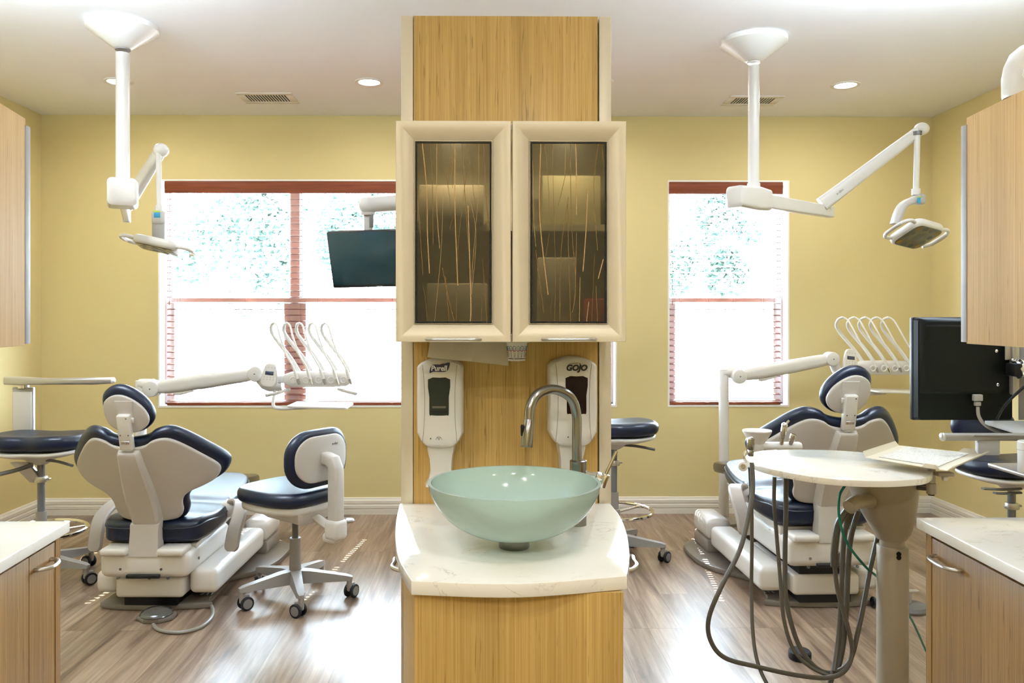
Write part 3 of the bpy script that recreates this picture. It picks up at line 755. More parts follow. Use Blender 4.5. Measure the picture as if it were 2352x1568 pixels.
dispenser(956, 1064, 824, 1032, 'hand_sanitizer_dispenser', 'white dispenser with navy logo badge and smoked window, left of the tap', dict(kind='p', win=(983, 1034, 869, 955), glass=SMK, dot=(989, 1009)))
dispenser(1262, 1374, 821, 1030, 'soap_dispenser', 'white dispenser with black lettering and maroon window, right behind the tap', dict(kind='g', win=(1299, 1350, 866, 952), glass=MAR, dot=(1305, 1006)))

# paper towel hanging from under the cabinet
YP = 2.36
zt = cz0-.0
def tw(u, v):
    a = at(988+u*180, 783, YP); b = at(983+u*184, 819+u*19, YP)
    p = a.lerp(b, v); return Vector((p.x, YP-.03*v-.006*sin(u*9)*v+.004*sin(u*21+v*3), p.z+(.004 if v == 0 else 0)))
o = M().sheet(tw, 24, 8, .0006).build('paper_towel', PAPER); tag(o, 'beige paper towel hanging from under the glass door cabinet', 'paper towel')
o = M().bx(at(985, 0, YP).x, at(1172, 0, YP).x, YP-.012, YP+.07, cz0-.008, cz0-.0002, .002).build('towel_holder', CHAMP); tag(o, 'flat towel dispenser fixed under the glass door cabinet', 'towel holder')
# paper cup
YK = 2.30; kc = at(1187, 828, YK); kt = cz0-.004
t = thing('paper_cup', 'white paper cup with a row of drawn teeth under the glass door cabinet', 'cup', (kc.x, YK, kc.z))
hh = kt-kc.z; r0, r1 = .0245, .0305
M().lathe([(0, .002), (r0-.001, .002), (r0-.001, 0), (r0, 0), (r1, hh), (r1+.0015, hh+.001), (r1, hh+.002), (r1-.001, hh), (r0-.002, .004), (0, .004)], seg=48).build('cup_wall', WHITE, t)
def cuppt(a, z, e=.0004):
    r = r0+(r1-r0)*z/hh+e; return (r*sin(a), -r*cos(a), z)
mk = {'b': M(), 'r': M(), 'k': M(), 'g': M()}
for q in range(16):
    a0 = 2*pi*q/16+.1
    mk['b' if q % 2 else 'g'].tube([cuppt(a0+.15*cos(w_), .036+.007*sin(w_)) for w_ in [2*pi*j/10 for j in range(10)]], .0007, 4, 2, True)
    mk['r'].tube([cuppt(a0-.18, .031), cuppt(a0, .027), cuppt(a0+.18, .031)], .0006, 4, 3)
    mk['k'].tube([cuppt(a0-.10, .026), cuppt(a0-.03, .014), cuppt(a0, .011), cuppt(a0+.03, .014), cuppt(a0+.10, .026)], .0004, 4, 3)
    mk['b' if q % 3 else 'r'].tube([cuppt(a0-.06, .036), cuppt(a0, .0335), cuppt(a0+.06, .036)], .0005, 4, 2)
for w0, w1 in ((-1.2, -.75), (.45, 1.3)): mk['k'].tube([cuppt(w0+(w1-w0)*j/6, .0065) for j in range(7)], .0009, 4, 1)
mk['k'].text('TO TOOTH', .0058, XZ((-.003, -r0-.0014, .0065)), .0003, 0, .0002)
for k_, mt in (('b', BLUEINK), ('r', REDINK), ('k', BLACKINK), ('g', GREENINK)): mk[k_].build('printed_pattern', mt, t)
o = M().lathe([(.034, 0), (.036, 0), (.036, .03), (.034, .03)], (0, 0, 0), 32, cap=False).build('cup_dispenser', SATIN); o.location = (kc.x, YK, cz0-.0015-.0); o.location.z = cz0-.031+.024
tag(o, 'small round holder gripping the paper cup under the cabinet', 'cup holder')
# ================================================================== SIDE CABINETS (left and right edge of the picture)
def side_base2(sg, label_c, label_w, far, near, seams, hy0, hy1, hz, mw):
    A, B = on(*far, CT), on(*near, CT)
    y0, y1 = 0.75, A.y; xo = sg*1.82
    xf = lambda y: A.x+(B.x-A.x)*((A.y-y)/(A.y-B.y))
    edge = [(xf(y), y) for y in [y1-(y1-y0)*k/8 for k in range(9)]]
    cx, cy = sg*1.5, 1.5
    t = thing('worktop', label_w, 'countertop', (cx, cy, CT-.031))
    M().prism([(x-cx, y-cy) for x, y in edge]+[(xo-cx, y0-cy), (xo-cx, y1-cy)], 0, .031, .003).build('slab', STONE, t)
    t = thing('base_cabinet', label_c, 'cabinet', (cx, cy, 0))
    M().prism([(xf(y1-.022)-cx+sg*.016, y1-.022-cy), (xf(y1-.05)-cx+sg*.016, y1-.05-cy), (xf(y1-.05)-cx+sg*.045, y1-.05-cy), (xf(y0)-cx+sg*.045, y0+.02-cy), (xo-cx, y0+.02-cy), (xo-cx, y1-.022-cy)], 0, CT-.034).build('carcass', mw, t)
    for ya, yb in seams:
        M().prism([(xf(ya)-cx+sg*.018, ya-cy), (xf(yb)-cx+sg*.018, yb-cy), (xf(yb)-cx+sg*.042, yb-cy), (xf(ya)-cx+sg*.042, ya-cy)], .10, CT-.045, .0012).build('door', mw, t)
    x = lambda y: xf(y)-cx+sg*.018
    ym = (hy0+hy1)/2
    P = [(x(hy0)+sg*.004, hy0-cy, hz), (x(hy0)-sg*.014, hy0-cy, hz), (x(hy0)-sg*.032, hy0-cy-.02, hz), (x(ym)-sg*.036, ym-cy, hz), (x(hy1)-sg*.032, hy1-cy+.02, hz), (x(hy1)-sg*.014, hy1-cy, hz), (x(hy1)+sg*.004, hy1-cy, hz)]
    M().tube(P, .0055, 10, 6).build('handle', SATIN, t)
    return t
yL = on(160, 1196, CT).y; yR = on(2105, 1188, CT).y
side_base2(-1, 'wooden base cabinet at the left edge with a curved metal pull', 'white quartz worktop corner at the left edge', (160, 1196), (0, 1288), [(yL-.052, yL-.192), (yL-.196, yL-.60), (yL-.604, yL-1.0)], yL-.075, yL-.165, CT-.085, WOODC)
side_base2(1, 'wooden base cabinet at the right edge with a dark metal pull', 'white veined quartz worktop corner at the right edge', (2105, 1188), (2352, 1312), [(yR-.052, yR-.62), (yR-.624, yR-1.1)], yR-.075, yR-.20, CT-.088, WOODC)

def side_upper(sg, label, pf, zt_px, zb_px, trim_px, near_px, near_top):
    """upper cabinet: bowed veneer door toward the middle of the room, grey end panel"""
    zb = 1.357
    Y1 = F*(1.433-zb)/(zb_px-PY)*1.0
    Y1 = 2.13
    zb = at(pf, zb_px, Y1).z; zt = at(pf, zt_px, Y1).z
    xa = at(pf, 0, Y1).x
    a_, b_, c_ = ray(near_px, near_top); tt = (zt-EYE)/c_; near = (a_*tt, b_*tt)
    sl = (near[0]-xa)/(Y1-near[1])
    cx, cy = sg*1.5, 1.7
    t = thing('wall_cabinet', label, 'cabinet', (cx, cy, zb)); H = zt-zb
    x = lambda y: xa+sl*(Y1-y)*(1-.45*(Y1-y)/1.0)
    ys = [Y1-.9*k/10 for k in range(11)]
    f = [(x(y), y) for y in ys]
    M().prism([(p[0]-cx, p[1]-cy) for p in f]+[(p[0]-cx+sg*.02, p[1]-cy) for p in f[::-1]], 0, H, .0008).build('door', WOODS, t)
    M().bx(x(Y1)+sg*.024-cx, sg*1.85-cx, Y1-.9-cy, Y1-.005-cy, .01, H-.01).build('carcass', WHITE, t, flat=True)
    # grey end panel set just behind the door
    Ye = Y1+.022; xe = at(trim_px, 0, Ye).x
    M().bx(xe-cx, sg*1.85-cx, Y1-.003-cy, Ye-cy, .004, H-.018, .001).build('end_panel', GREYTRIM, t)
    return t
side_upper(-1, 'honey wood wall cabinet with grey end panel at the left edge', 58, 272, 793, 70, 0, 236)
RC = side_upper(1, 'honey wood wall cabinet with grey end panel at the right edge', 2220, 271, 789, 2207, 2352, 204)

# white domed bin lid sitting on the right wall cabinet
rz = RC.location.z+(at(2220, 271, 2.13).z-at(2220, 789, 2.13).z)
bc = at(2372, 150, 1.93)
t = thing('domed_bin', 'white dome shaped plastic canister with dark opening on the right wall cabinet', 'canister', (bc.x, 1.93, rz+.001))
ht = at(2352, 92, 1.90).z-rz; R_ = bc.x-at(2311, 0, 1.93).x
M().lathe([(0, 0), (R_*.97, 0), (R_, .01), (R_*1.0, ht*.4), (R_*.93, ht*.62), (R_*.75, ht*.83), (R_*.45, ht*.96), (0, ht*1.01)], seg=48).build('shell', WHITE, t)
M().box((-.0, 0, 0), (R_*1.1, .03, ht*.16), .012, Matrix.Translation((-R_*.15, -R_*.86, ht*.34))).build('opening', BLACK, t)
M().tube([(-R_*.72, -R_*.72, ht*.25), (-R_*.74, -R_*.74, ht*.42), (-.01, -R_*1.05, ht*.47), (R_*.7, -R_*.76, ht*.42), (R_*.7, -R_*.74, ht*.25), (0, -R_*1.04, ht*.2)], .004, 8, 6, True).build('opening_rim', WHITE, t)

# ================================================================== DENTAL CHAIRS
def dental_chair(label, loc, rotz, s, lift, recl, lower=.0):
    t = thing('dental_chair', label, 'dental chair', loc, rotz, 'dental chairs')
    mir = lambda P: [(s*x, y) for x, y in (P if s > 0 else P[::-1])]
    # floor plate
    pl_ = smooth_path([(x, y, 0) for x, y in mir([(.27, -.04), (.25, .02), (.22, .30), (.37, .48), (.43, .70), (.40, .98), (.20, 1.08), (-.2, 1.06), (-.26, .8), (-.26, .1), (-.25, -.05), (0, -.075)])], 4, True)
    M().prism([(p.x, p.y) for p in pl_], .001, .030, .012).build('base_plate', PLATE, t)
    for q in range(3): M().tube([(s*(.20+.022*q), .05, .034), (s*(.205+.022*q), .35, .034)], .006, 6, 2).build('plate_rib', DGREY, t)
    M().bx(-.13, .13, -.08, .75, .028, .30+lift*.9, .004).build('shadow_core', BLACK, t)  # black block stands in for the dark shadow between plate and housing
    M().box((0, .2, .120), (.33, .60, .100), .018, None, 3).build('lower_housing', WHITE, t)
    # long low cover on the side toward the middle of the room, then a taller far cover
    M().box((s*.250, .33, .140), (.140, .80, .12), .030, None, 4).build('side_cover', WHITE, t)
    M().box((s*.255, .90, .165), (.15, .30, .13), .040, None, 4).build('front_cover', WHITE, t)
    M().box((s*.255, .90, .065), (.14, .28, .075), .012).build('cover_plinth', GREY, t)
    M().box((-s*.245, .40, .12), (.11, .85, .11), .03, None, 3).build('side_cover', WHITE, t)
    # upper housing rear
    zu = .185+lift*.55; hu = .125+lift*.2
    u = M().box((0, .14, zu+hu/2+.0), (.43, .60, hu), .035, None, 4)
    u.box((-.135, -.13, zu+hu+.005), (.13, .12, .035), .014, None, 3).box((.135, -.13, zu+hu+.005), (.13, .12, .035), .014, None, 3)
    uo = u.build('upper_housing', WHITE, t)
    zs = .335+lift                                     # underside of seat
    M().loft([[Vector((-.20, -.02, zu+hu*.6)), Vector((.20, -.02, zu+hu*.6)), Vector((.16, .80, zs-.03)), Vector((-.16, .80, zs-.03))],
              [Vector((-.215, -.06, zs-.012)), Vector((.215, -.06, zs-.012)), Vector((.17, .88, zs+.01)), Vector((-.17, .88, zs+.01))]]).build('seat_pan', WHITE, t)
    M().box((0, -.163, zu+.012), (.16, .02, .018), .004).build('service_slot', BLACK, t)
    for x in (-.11, .085): M().cyl((x, -.158, zu+.045), (x, -.163, zu+.045), .006, seg=12).build('screw', DGREY, t)
    for x in (-.12, .03, .12): M().cyl((x, -.158, zu+.004), (x, -.166, zu+.004), .007, seg=10).build('screw', DGREY, t)
    k = M().cyl((s*.216, -.03, zu+.06), (s*.219, -.03, zu+.06), .007, seg=12); k.build('side_badge', DGREY, t)
    # seat and leg cushion
    so = smooth_path([(x, y, 0) for x, y in [(0, -.10), (.20, -.09), (.245, .02), (.25, .25), (.222, .42), (.225, .58), (.20, .78), (.165, .92), (.10, 1.0), (0, 1.02), (-.10, 1.0), (-.165, .92), (-.20, .78), (-.225, .58), (-.222, .42), (-.25, .25), (-.245, .02), (-.20, -.09)]], 4, True)
    def swarp(c):
        y = c.y; z = c.z
        dz = .045*max(0, (y-.35)/.75)-.015*math.exp(-((y-.38)/.06)**2)*(z > .05)+.02*math.exp(-((y-.0)/.12)**2)*(z > .05)
        return (c.x, y, z+zs+dz)
    M().cushion([(p.x, p.y) for p in so], .095, .032, .012, c=(0, .45), n=5, rings=16, warp=swarp).build('seat_cushion', LEATHER, t)
    k = M()
    pp = [Vector(swarp(Vector((p.x*1.0, .45+(p.y-.45)*1.0, .064)))) for p in so]
    k.tube(pp, .0045, 6, 1, True, raw=True).build('piping', LEATHER, t)
    # toe board
    to = rrect(.25, .36, .07, 5)
    M().prism(to, -.035, .035, .022, frame((1, 0, 0), (0, cos(.12), -sin(.12)), (0, sin(.12), cos(.12)), (0, 1.16, zs+.045))).build('toe_board', SMOKE, t)
    # backrest
    hz = .437+lift; th = recl
    vv = Vector((0, -sin(th), cos(th))); nn = Vector((0, cos(th), sin(th)))
    def bw(k=1.05, off=0.0):
        def f(c):
            u_, v_, n_ = c.x, c.y, c.z
            p = Vector((u_, -.09, hz))+vv*v_+nn*(n_+k*u_*u_*(1-.15*abs(u_)))
            return (p.x, p.y, p.z)
        return f
    half = [(0, 0), (.11, 0), (.15, .012), (.170, .05), (.172, .09), (.185, .128), (.22, .153), (.28, .167), (.335, .185), (.36, .225), (.352, .27), (.30, .35), (.24, .43), (.19, .478), (.15, .49), (.11, .483), (.075, .462), (0, .452)]
    full = half+[(-x, y) for x, y in half[1:-1][::-1]]
    sh = smooth_path([(x*.965, y, 0) for x, y in full], 3, True)
    ce = (0, .25)
    sc_ = lambda k, dy=0: [(p.x*k, ce[1]+(p.y-ce[1])*(k+.02)+dy) for p in sh]
    M().cushion([(p.x, p.y) for p in sh], .022, .010, 0, .006, c=ce, n=3, rings=12, warp=bw()).build('back_shell', SHELL, t)
    M().cushion([(p[0], p[1]) for p in sc_(1.10, .008)], .062, .030, .0, 0, c=ce, n=5, rings=12, mtx=Matrix.Translation((0, 0, .012)), warp=bw()).build('back_cushion', LEATHER, t)
    # spine moulded over the shell
    def sp(v, w_, d): return [Vector(bw()(Vector(q))) for q in ((-w_, v, .004), (-w_*.93, v, -d), (-w_*.75, v, -d-.010), (w_*.75, v, -d-.010), (w_*.93, v, -d), (w_, v, .004))]
    M().loft([sp(.445, .048, .018), sp(.437, .052, .024), sp(.35, .060, .030), sp(.25, .070, .034), sp(.15, .076, .036), sp(.09, .074, .038), sp(.05, .070, .040), sp(.02, .068, .040)]).build('spine_cover', SHELL, t)
    k = M().loft([[Vector(bw()(Vector(q))) for q in ((-.069, .030, .004), (-.069, .030, -.058), (.069, .030, -.058), (.069, .030, .004))],
              [Vector((-.067, -.10, hz-.03)), Vector((-.067, -.155, hz-.03)), Vector((.067, -.155, hz-.03)), Vector((.067, -.10, hz-.03))],
              [Vector((-.071, -.09, zu+hu-.02)), Vector((-.071, -.165, zu+hu-.02)), Vector((.071, -.165, zu+hu-.02)), Vector((.071, -.09, zu+hu-.02))]])
    k.build('hinge_cover', SHELL, t)
    # headrest
    hth = th-.28
    hv = Vector((0, -sin(hth), cos(hth))); hn = Vector((0, cos(hth), sin(hth)))
    ho = Vector(bw()(Vector((0, .512, .03))))
    hm = frame((1, 0, 0), hv, hn, ho)
    eg = smooth_path([(x*s, y, 0) for x, y in [(.0+.01, 0), (.06, .008), (.105, .045), (.118, .095), (.095, .15), (.05, .195), (-.01, .226), (-.065, .222), (-.108, .185), (-.114, .12), (-.095, .055), (-.045, .012)]], 3, True)
    if s < 0: eg = eg[::-1]
    M().cushion([(p.x, p.y) for p in eg], .060, .028, .006, 0, c=(0, .11), n=5, rings=6, mtx=hm @ Matrix.Translation((0, 0, .012))).build('headrest_cushion', LEATHER, t)
    hs = M().cushion([((p.x)*.87, .095+(p.y-.11)*.80) for p in eg], .018, .007, 0, .006, c=(0, .10), n=3, rings=5, mtx=hm).build('headrest_shell', SHELL, t)
    M().box((0, .020, -.018), (.060, .17, .032), .008, hm, 3).build('headrest_bracket', WHITE, t)
    for x, y in ((-.018, .01), (.018, .01), (.016, .09)): M().cyl(hm @ Vector((x, y, -.032)), hm @ Vector((x, y, -.0355)), .0032, seg=8).build('screw', DGREY, t)
    M().prism([(-.034, .03), (.034, .03), (.040, .165), (-.040, .165)], -.009, -.002, .003, hm).build('headrest_rail', SHELL, t)
    M().box((s*.0-.034 if s < 0 else .034, .075, -.012), (.014, .024, .012), .004, hm).build('release_knob', WHITE, t)
    M().box((0, .0, 0), (.040, .10, .008), .002, frame((1, 0, 0), vv, nn, Vector(bw()(Vector((0, .455, -.008)))))).build('slide_bar', CHROME, t)
    # swung down armrests
    for q in (-1, 1):
        a = M()
        P = smooth_path([(q*.265, .34, zs+.10), (q*.33, .26, zs+.115), (q*.355, .15, zs+.07), (q*.35, .09, zs-.0), (q*.345, .06, zs-.085)], 6)
        rings = []
        for i, p_ in enumerate(P):
            c_ = P[min(i+1, len(P)-1)]-P[max(i-1, 0)]; c_.normalize(); w_ = (Vector((1, 0, 0))-c_*c_.x).normalized(); n_ = c_.cross(w_).normalized()
            hw = .036 if i < len(P)-3 else (.036, .031, .018)[i-len(P)+3]
            rings.append([p_+w_*x*hw+n_*y*.014 for x, y in ((-1, -.4), (-.8, -1), (.8, -1), (1, -.4), (1, .4), (.8, 1), (-.8, 1), (-1, .4))])
        a.loft(rings).build('armrest', ARMG, t)
        M().cyl((q*.215, .34, zs+.055), (q*.285, .34, zs+.075), .042, .046, 24, .008).build('armrest_pivot', WHITE, t)
    return t
LCH = dental_chair('navy dental chair with beige back shell, in the left half of the room', (-1.62, 3.98, 0), radians(-1), 1, .0, radians(30))
RCH = dental_chair('navy dental chair with beige back shell, behind the round instrument table', (1.68, 3.98, 0), radians(1.5), -1, .075, radians(28))

# foot controls
p = on(360, 1420, 0)
t = thing('foot_control', 'grey dome shaped foot pedal with hose on the floor behind the left dental chair', 'foot pedal', (p.x, p.y, 0))
o8 = [(.093*cos(a), .075*sin(a)) for a in [pi/8+2*pi*k/8 for k in range(8)]]
M().prism(o8, .001, .022, .006).build('base', PLATE, t)
M().lathe([(.075, .022), (.076, .026), (.07, .036), (.05, .046), (.02, .052), (0, .053)], seg=36).build('pedal_disc', mat('tinted_pedal', (.06, .058, .05), .1), t)
def floorhose(name, label, cat, pts, r, mt):
    P = [on(a, b, r+.001) if len(q) == 2 else Vector(on(a, b, q[2])) for q in pts for a, b in [q[:2]]]
    o = M().tube(P, r, 10, 6).build(name, mt); return tag(o, label, cat)
floorhose('foot_control_hose', 'grey hose looping on the floor from the left foot pedal', 'hose', [(352, 1434), (365, 1446), (410, 1452), (460, 1440), (487, 1415), (485, 1390), (465, 1374), (440, 1366)], .0085, mat('pale_grey_hose', (.22, .205, .18), .35))
p = on(2088, 1400, 0)
t = thing('foot_control', 'dark grey foot control disc beside the right base cabinet', 'foot pedal', (p.x, p.y, 0))
M().lathe([(0, .001), (.085, .001), (.088, .012), (.08, .028), (.03, .034), (0, .034)], seg=40).build('base', DGREY, t)
M().cyl((0, 0, .034), (0, 0, .085), .012).box((.0, 0, .092), (.09, .03, .012), .004).cyl((-.03, 0, .08), (-.03, 0, .115), .009).build('lever', ALU, t)
M().torus((-.16, .03, .028), .018, .009, 'X').build('toggle', BLACK, t)
p = on(1837, 1512, 0)
t = thing('foot_switch', 'small round black puck on the floor under the round table', 'foot switch', (p.x, p.y, 0))
M().lathe([(0, .001), (.044, .001), (.046, .006), (.046, .030), (.041, .036), (0, .036)], seg=36).build('puck', RUBBER, t)

# ================================================================== STOOLS
STLG = mat('stool_base_grey', (0.27, 0.255, 0.24), 0.38)
def stool_base(t, phase, R=.275, post_z=.42, post=GREY, hood=STLG):
    b = M()
    b.lathe([(0, .085), (.045, .085), (.048, .11), (.040, .135), (.028, .150), (0, .150)], seg=24)
    b.build('hub', post, t)
    for k in range(5):
        a = phase+2*pi*k/5; m_ = Matrix.Rotation(a, 4, 'Z')
        def sec(x, w_, z0, z1): return [m_ @ Vector(q) for q in ((x, -w_, z0), (x, w_, z0), (x, w_*.8, z1), (x, -w_*.8, z1))]
        M().loft([sec(.015, .034, .085, .150), sec(.08, .030, .086, .146), sec(.20, .024, .090, .128), sec(R-.01, .022, .092, .118), sec(R+.016, .014, .094, .110)]).build('leg', STLG, t)
        cpos = m_ @ Vector((R, 0, 0)); ya = a+1.1+k*.7
        c = bpy.data.objects.new('caster', None)
        cm = Matrix.Translation(cpos) @ Matrix.Rotation(ya, 4, 'Z')
        hd = M().cyl((0, 0, .055), (0, 0, .100), .014, mtx=cm).box((.012, 0, .055), (.052, .020, .040), .008, cm).build('caster', hood, t)
        for sy in (-1, 1):
            M().cyl((.018, sy*.012, .034), (.018, sy*.026, .034), .034, seg=28, bev=.004, mtx=cm).build('wheel', RUBBER, hd)
            M().cyl((.018, sy*.026, .034), (.018, sy*.0275, .034), .0235, seg=24, mtx=cm).build('wheel_cap', CAPG, hd)

# task stool with backrest
p = on(678, 1374, 0)
t = thing('task_stool', 'navy task stool with beige shell backrest on casters, beside the left dental chair', 'stool', (p.x, p.y, 0), radians(56))
stool_base(t, radians(-55))
M().cyl((0, 0, .14), (0, 0, .31), .030, .028).build('outer_column', GREY, t)
M().cyl((0, 0, .30), (0, 0, .43), .016, .016).build('gas_lift', DGREY, t)
so = smooth_path([(x, y, 0) for x, y in [(0, .27), (.12, .26), (.20, .20), (.225, .06), (.215, -.08), (.15, -.18), (0, -.20), (-.15, -.18), (-.215, -.08), (-.225, .06), (-.20, .20), (-.12, .26)]], 3, True)
M().cushion([(p_.x, p_.y) for p_ in so], .075, .034, .012, 0, c=(0, .03), n=5, mtx=Matrix.Translation((0, 0, .503))).build('seat', LEATHER, t)
M().cushion([(p_.x*.92, p_.y*.92) for p_ in so], .045, .018, 0, .03, c=(0, .03), n=3, mtx=Matrix.Translation((0, 0, .466))).build('seat_shell', WHITE, t)
M().loft([[Vector(q) for q in ((-.14, -.17, .475), (.14, -.17, .475), (.14, .18, .475), (-.14, .18, .475))], [Vector(q) for q in ((-.11, -.14, .42), (.11, -.14, .42), (.09, .10, .42), (-.09, .10, .42))], [Vector(q) for q in ((-.05, -.10, .395), (.05, -.10, .395), (.04, .0, .395), (-.04, .0, .395))]]).build('mechanism_cover', WHITE, t)
M().tube([(.06, -.10, .42), (.10, -.13, .415), (.16, -.20, .395)], .009, 8, 4).build('height_lever', GREY, t)
M().lathe([(0, -.008), (.028, -.007), (.034, 0), (.028, .007), (0, .008)], (.165, -.21, .392), 24).build('lever_knob', GREY, t)
bo = rrect(.40, .285, .125, 8)
bwp = lambda c: (c.x, -.175-c.z+.75*c.x*c.x, .735+c.y)
M().cushion(bo[::-1], .055, .026, 0, 0, c=(0, 0), n=5, rings=8, warp=lambda c: (c.x, -.175+.75*c.x*c.x+c.z-.03, .735+c.y)).build('backrest_cushion', LEATHER, t)
M().cushion([(x*.86, y*.80) for x, y in bo], .016, .007, .0, 0, c=(0, 0), n=3, rings=8, warp=lambda c: (c.x, -.196+.75*c.x*c.x-c.z, .735+c.y)).build('backrest_shell', SHELL, t)
k = M().text('a-dec', .018, frame((1, 0, 0), (0, 0, 1), (0, -1, 0), (.07, -.2105, .80)), .0004, .15); k.build('logo', BLACKINK, t)
ua = M()
def rr_(w_, h_, c_, xa_, ya_): return [Vector(c_)+Vector(xa_)*x+Vector(ya_)*y for x, y in rrect(w_, h_, .014, 3)]
ua.loft([rr_(.058, .062, (0, -.19, .735), (1, 0, 0), (0, 0, 1)), rr_(.058, .060, (0, -.235, .735), (1, 0, 0), (0, 0, 1)), rr_(.06, .066, (0, -.270, .722), (1, 0, 0), (0, -.5, .86)), rr_(.06, .066, (0, -.285, .690), (1, 0, 0), (0, -1, 0)), rr_(.062, .066, (0, -.285, .40), (1, 0, 0), (0, -1, 0))])
ua.build('backrest_post', SHELL, t)
M().box((0, -.285, .395), (.088, .088, .10), .022, None, 4).box((0, -.262, .352), (.074, .085, .05), .020, None, 4).build('post_socket', WHITE, t)
M().tube([(0, -.24, .40), (0, -.16, .43), (0, -.08, .455)], .028, 10, 4, squash=.6).build('back_arm', WHITE, t)

def assistant_stool(label, X, Y, rotz, sz, ring_z, kind, bphase):
    t = thing('assistant_stool', label, 'stool', (X, Y, 0), rotz, None)
    stool_base(t, bphase, .285, post=GREY, hood=GREY)
    M().cyl((0, 0, .13), (0, 0, sz-.42 if sz > .75 else .30), .028, .028).build('outer_column', GREY, t)
    M().cyl((0, 0, .28), (0, 0, sz-.14), .019, .019).build('gas_lift', mat('stool_column_grey', (.16, .165, .17), .35, .3), t)
    M().lathe([(.019, 0), (.034, 0), (.036, .012), (.030, .03), (.019, .032)], (0, 0, sz-.26), 24, cap=False).box((.035, 0, sz-.245), (.03, .02, .012), .004).build('column_clamp', SATIN, t)
    if ring_z:
        r = M().torus((0, 0, ring_z), .225, .011, seg=56)
        ro = r.build('foot_ring', CHROME, t)
        for k in range(3):
            a = 2*pi*k/3+.5; M().cyl((.025*cos(a), .025*sin(a), ring_z-.012), (.218*cos(a), .218*sin(a), ring_z), .008).build('ring_spoke', CHROME, ro)
        M().cyl((0, 0, ring_z-.03), (0, 0, ring_z+.012), .036, seg=24, bev=.004).build('ring_collar', GREY, ro)
    so = smooth_path([(x, y, 0) for x, y in [(0, .20), (.12, .205), (.21, .18), (.255, .08), (.255, -.06), (.20, -.16), (.10, -.19), (0, -.17), (-.10, -.19), (-.20, -.16), (-.255, -.06), (-.255, .08), (-.21, .18), (-.12, .205)]], 3, True)
    def wz(c): return (c.x, c.y, c.z+sz-.085+.22*c.x*c.x+.35*max(0, -c.y-.05)**1.5)
    M().cushion([(p_.x, p_.y) for p_ in so], .078, .036, .006, .02, c=(0, 0), n=5, rings=8, warp=wz).build('seat', LEATHER, t)
    M().cushion([(p_.x*.93, p_.y*.90) for p_ in so], .02, .009, 0, .03, c=(0, 0), n=3, rings=6, warp=lambda c: (c.x, c.y, c.z+sz-.105+.22*c.x*c.x)).build('seat_shell', WHITE, t)
    M().loft([[Vector((x, y, sz-.105)) for x, y in rrect(.20, .16, .04, 3)], [Vector((x, y, sz-.14)) for x, y in rrect(.13, .11, .035, 3)], [Vector((x, y, sz-.165)) for x, y in rrect(.06, .06, .028, 3)]]).build('mechanism_cover', WHITE, t)
    M().tube([(.04, -.04, sz-.135), (.12, -.06, sz-.14), (.22, -.10, sz-.155)], .008, 8, 4, squash=1).build('height_lever', DGREY, t)
    if kind == 'bar':
        M().bx(-.27, -.15, .19, .215, sz-.08, 1.035, .006).build('support_column', LGREY, t)
        M().bx(-.262, -.158, .183, .192, sz-.02, 1.01, .002).build('column_panel', WHITE, t)
        M().cyl((-.21, .20, 1.03), (-.21, .20, 1.055), .03, seg=20).build('swivel', CHROME, t)
        def sec(x, y, w_, h_): return [Vector((x, y+a, 1.072+b)) for a, b in rrect(w_, h_, .012, 3)]
        M().loft([sec(-.325, .215, .02, .02), sec(-.315, .21, .05, .045), sec(-.20, .18, .06, .046), sec(-.05, .155, .055, .036), (sec(.10, .165, .055, .036)), sec(.20, .185, .06, .040), sec(.285, .22, .05, .034), sec(.295, .225, .02, .02)]).build('body_rest', ALU, t)
        M().tube([(-.02, -.04, sz-.16), (-.10, -.09, sz-.185), (-.26, -.17, sz-.215)], .011, 8, 4).build('support_lever', DGREY, t)
        M().loft([[Vector((x, y, sz-.15)) for x, y in rrect(.10, .04, .01, 2, -.10, -.02)], [Vector((x, y, sz-.26)) for x, y in rrect(.07, .04, .01, 2, -.02, 0)]]).build('lower_bracket', SATIN, t)
    if kind == 'pad':
        M().cushion(rrect(.34, .15, .07, 6), .06, .028, .004, 0, c=(0, 0), n=5, rings=6, warp=lambda c: (c.x-.06, .10+c.z+.5*c.x*c.x, sz+.15+c.y)).build('backrest', LEATHER, t)
        M().bx(-.10, .02, .12, .15, sz-.03, sz+.12, .006).build('backrest_bracket', LGREY, t)
        for q, L_ in ((0, .24), (1, .18)):
            M().tube([(-.02, -.10, sz-.135-.02*q), (-.12, -.12, sz-.135-.02*q), (-L_, -.14, sz-.125-.022*q)], .011, 8, 3, squash=.6).build('adjusting_lever', DGREY, t)
    return t
assistant_stool('tall navy assistant stool with curved arm bar, at the left edge', -2.40, 4.35, 0, .80, .275, 'bar', radians(-14))
assistant_stool('navy stool with foot ring half hidden behind the central column', .775, 4.72, radians(4), .815, .285, None, radians(-22))
assistant_stool('navy stool with low back pad at the right edge, behind the black monitor', 2.74, 4.1, 0, .70, None, 'pad', radians(20))

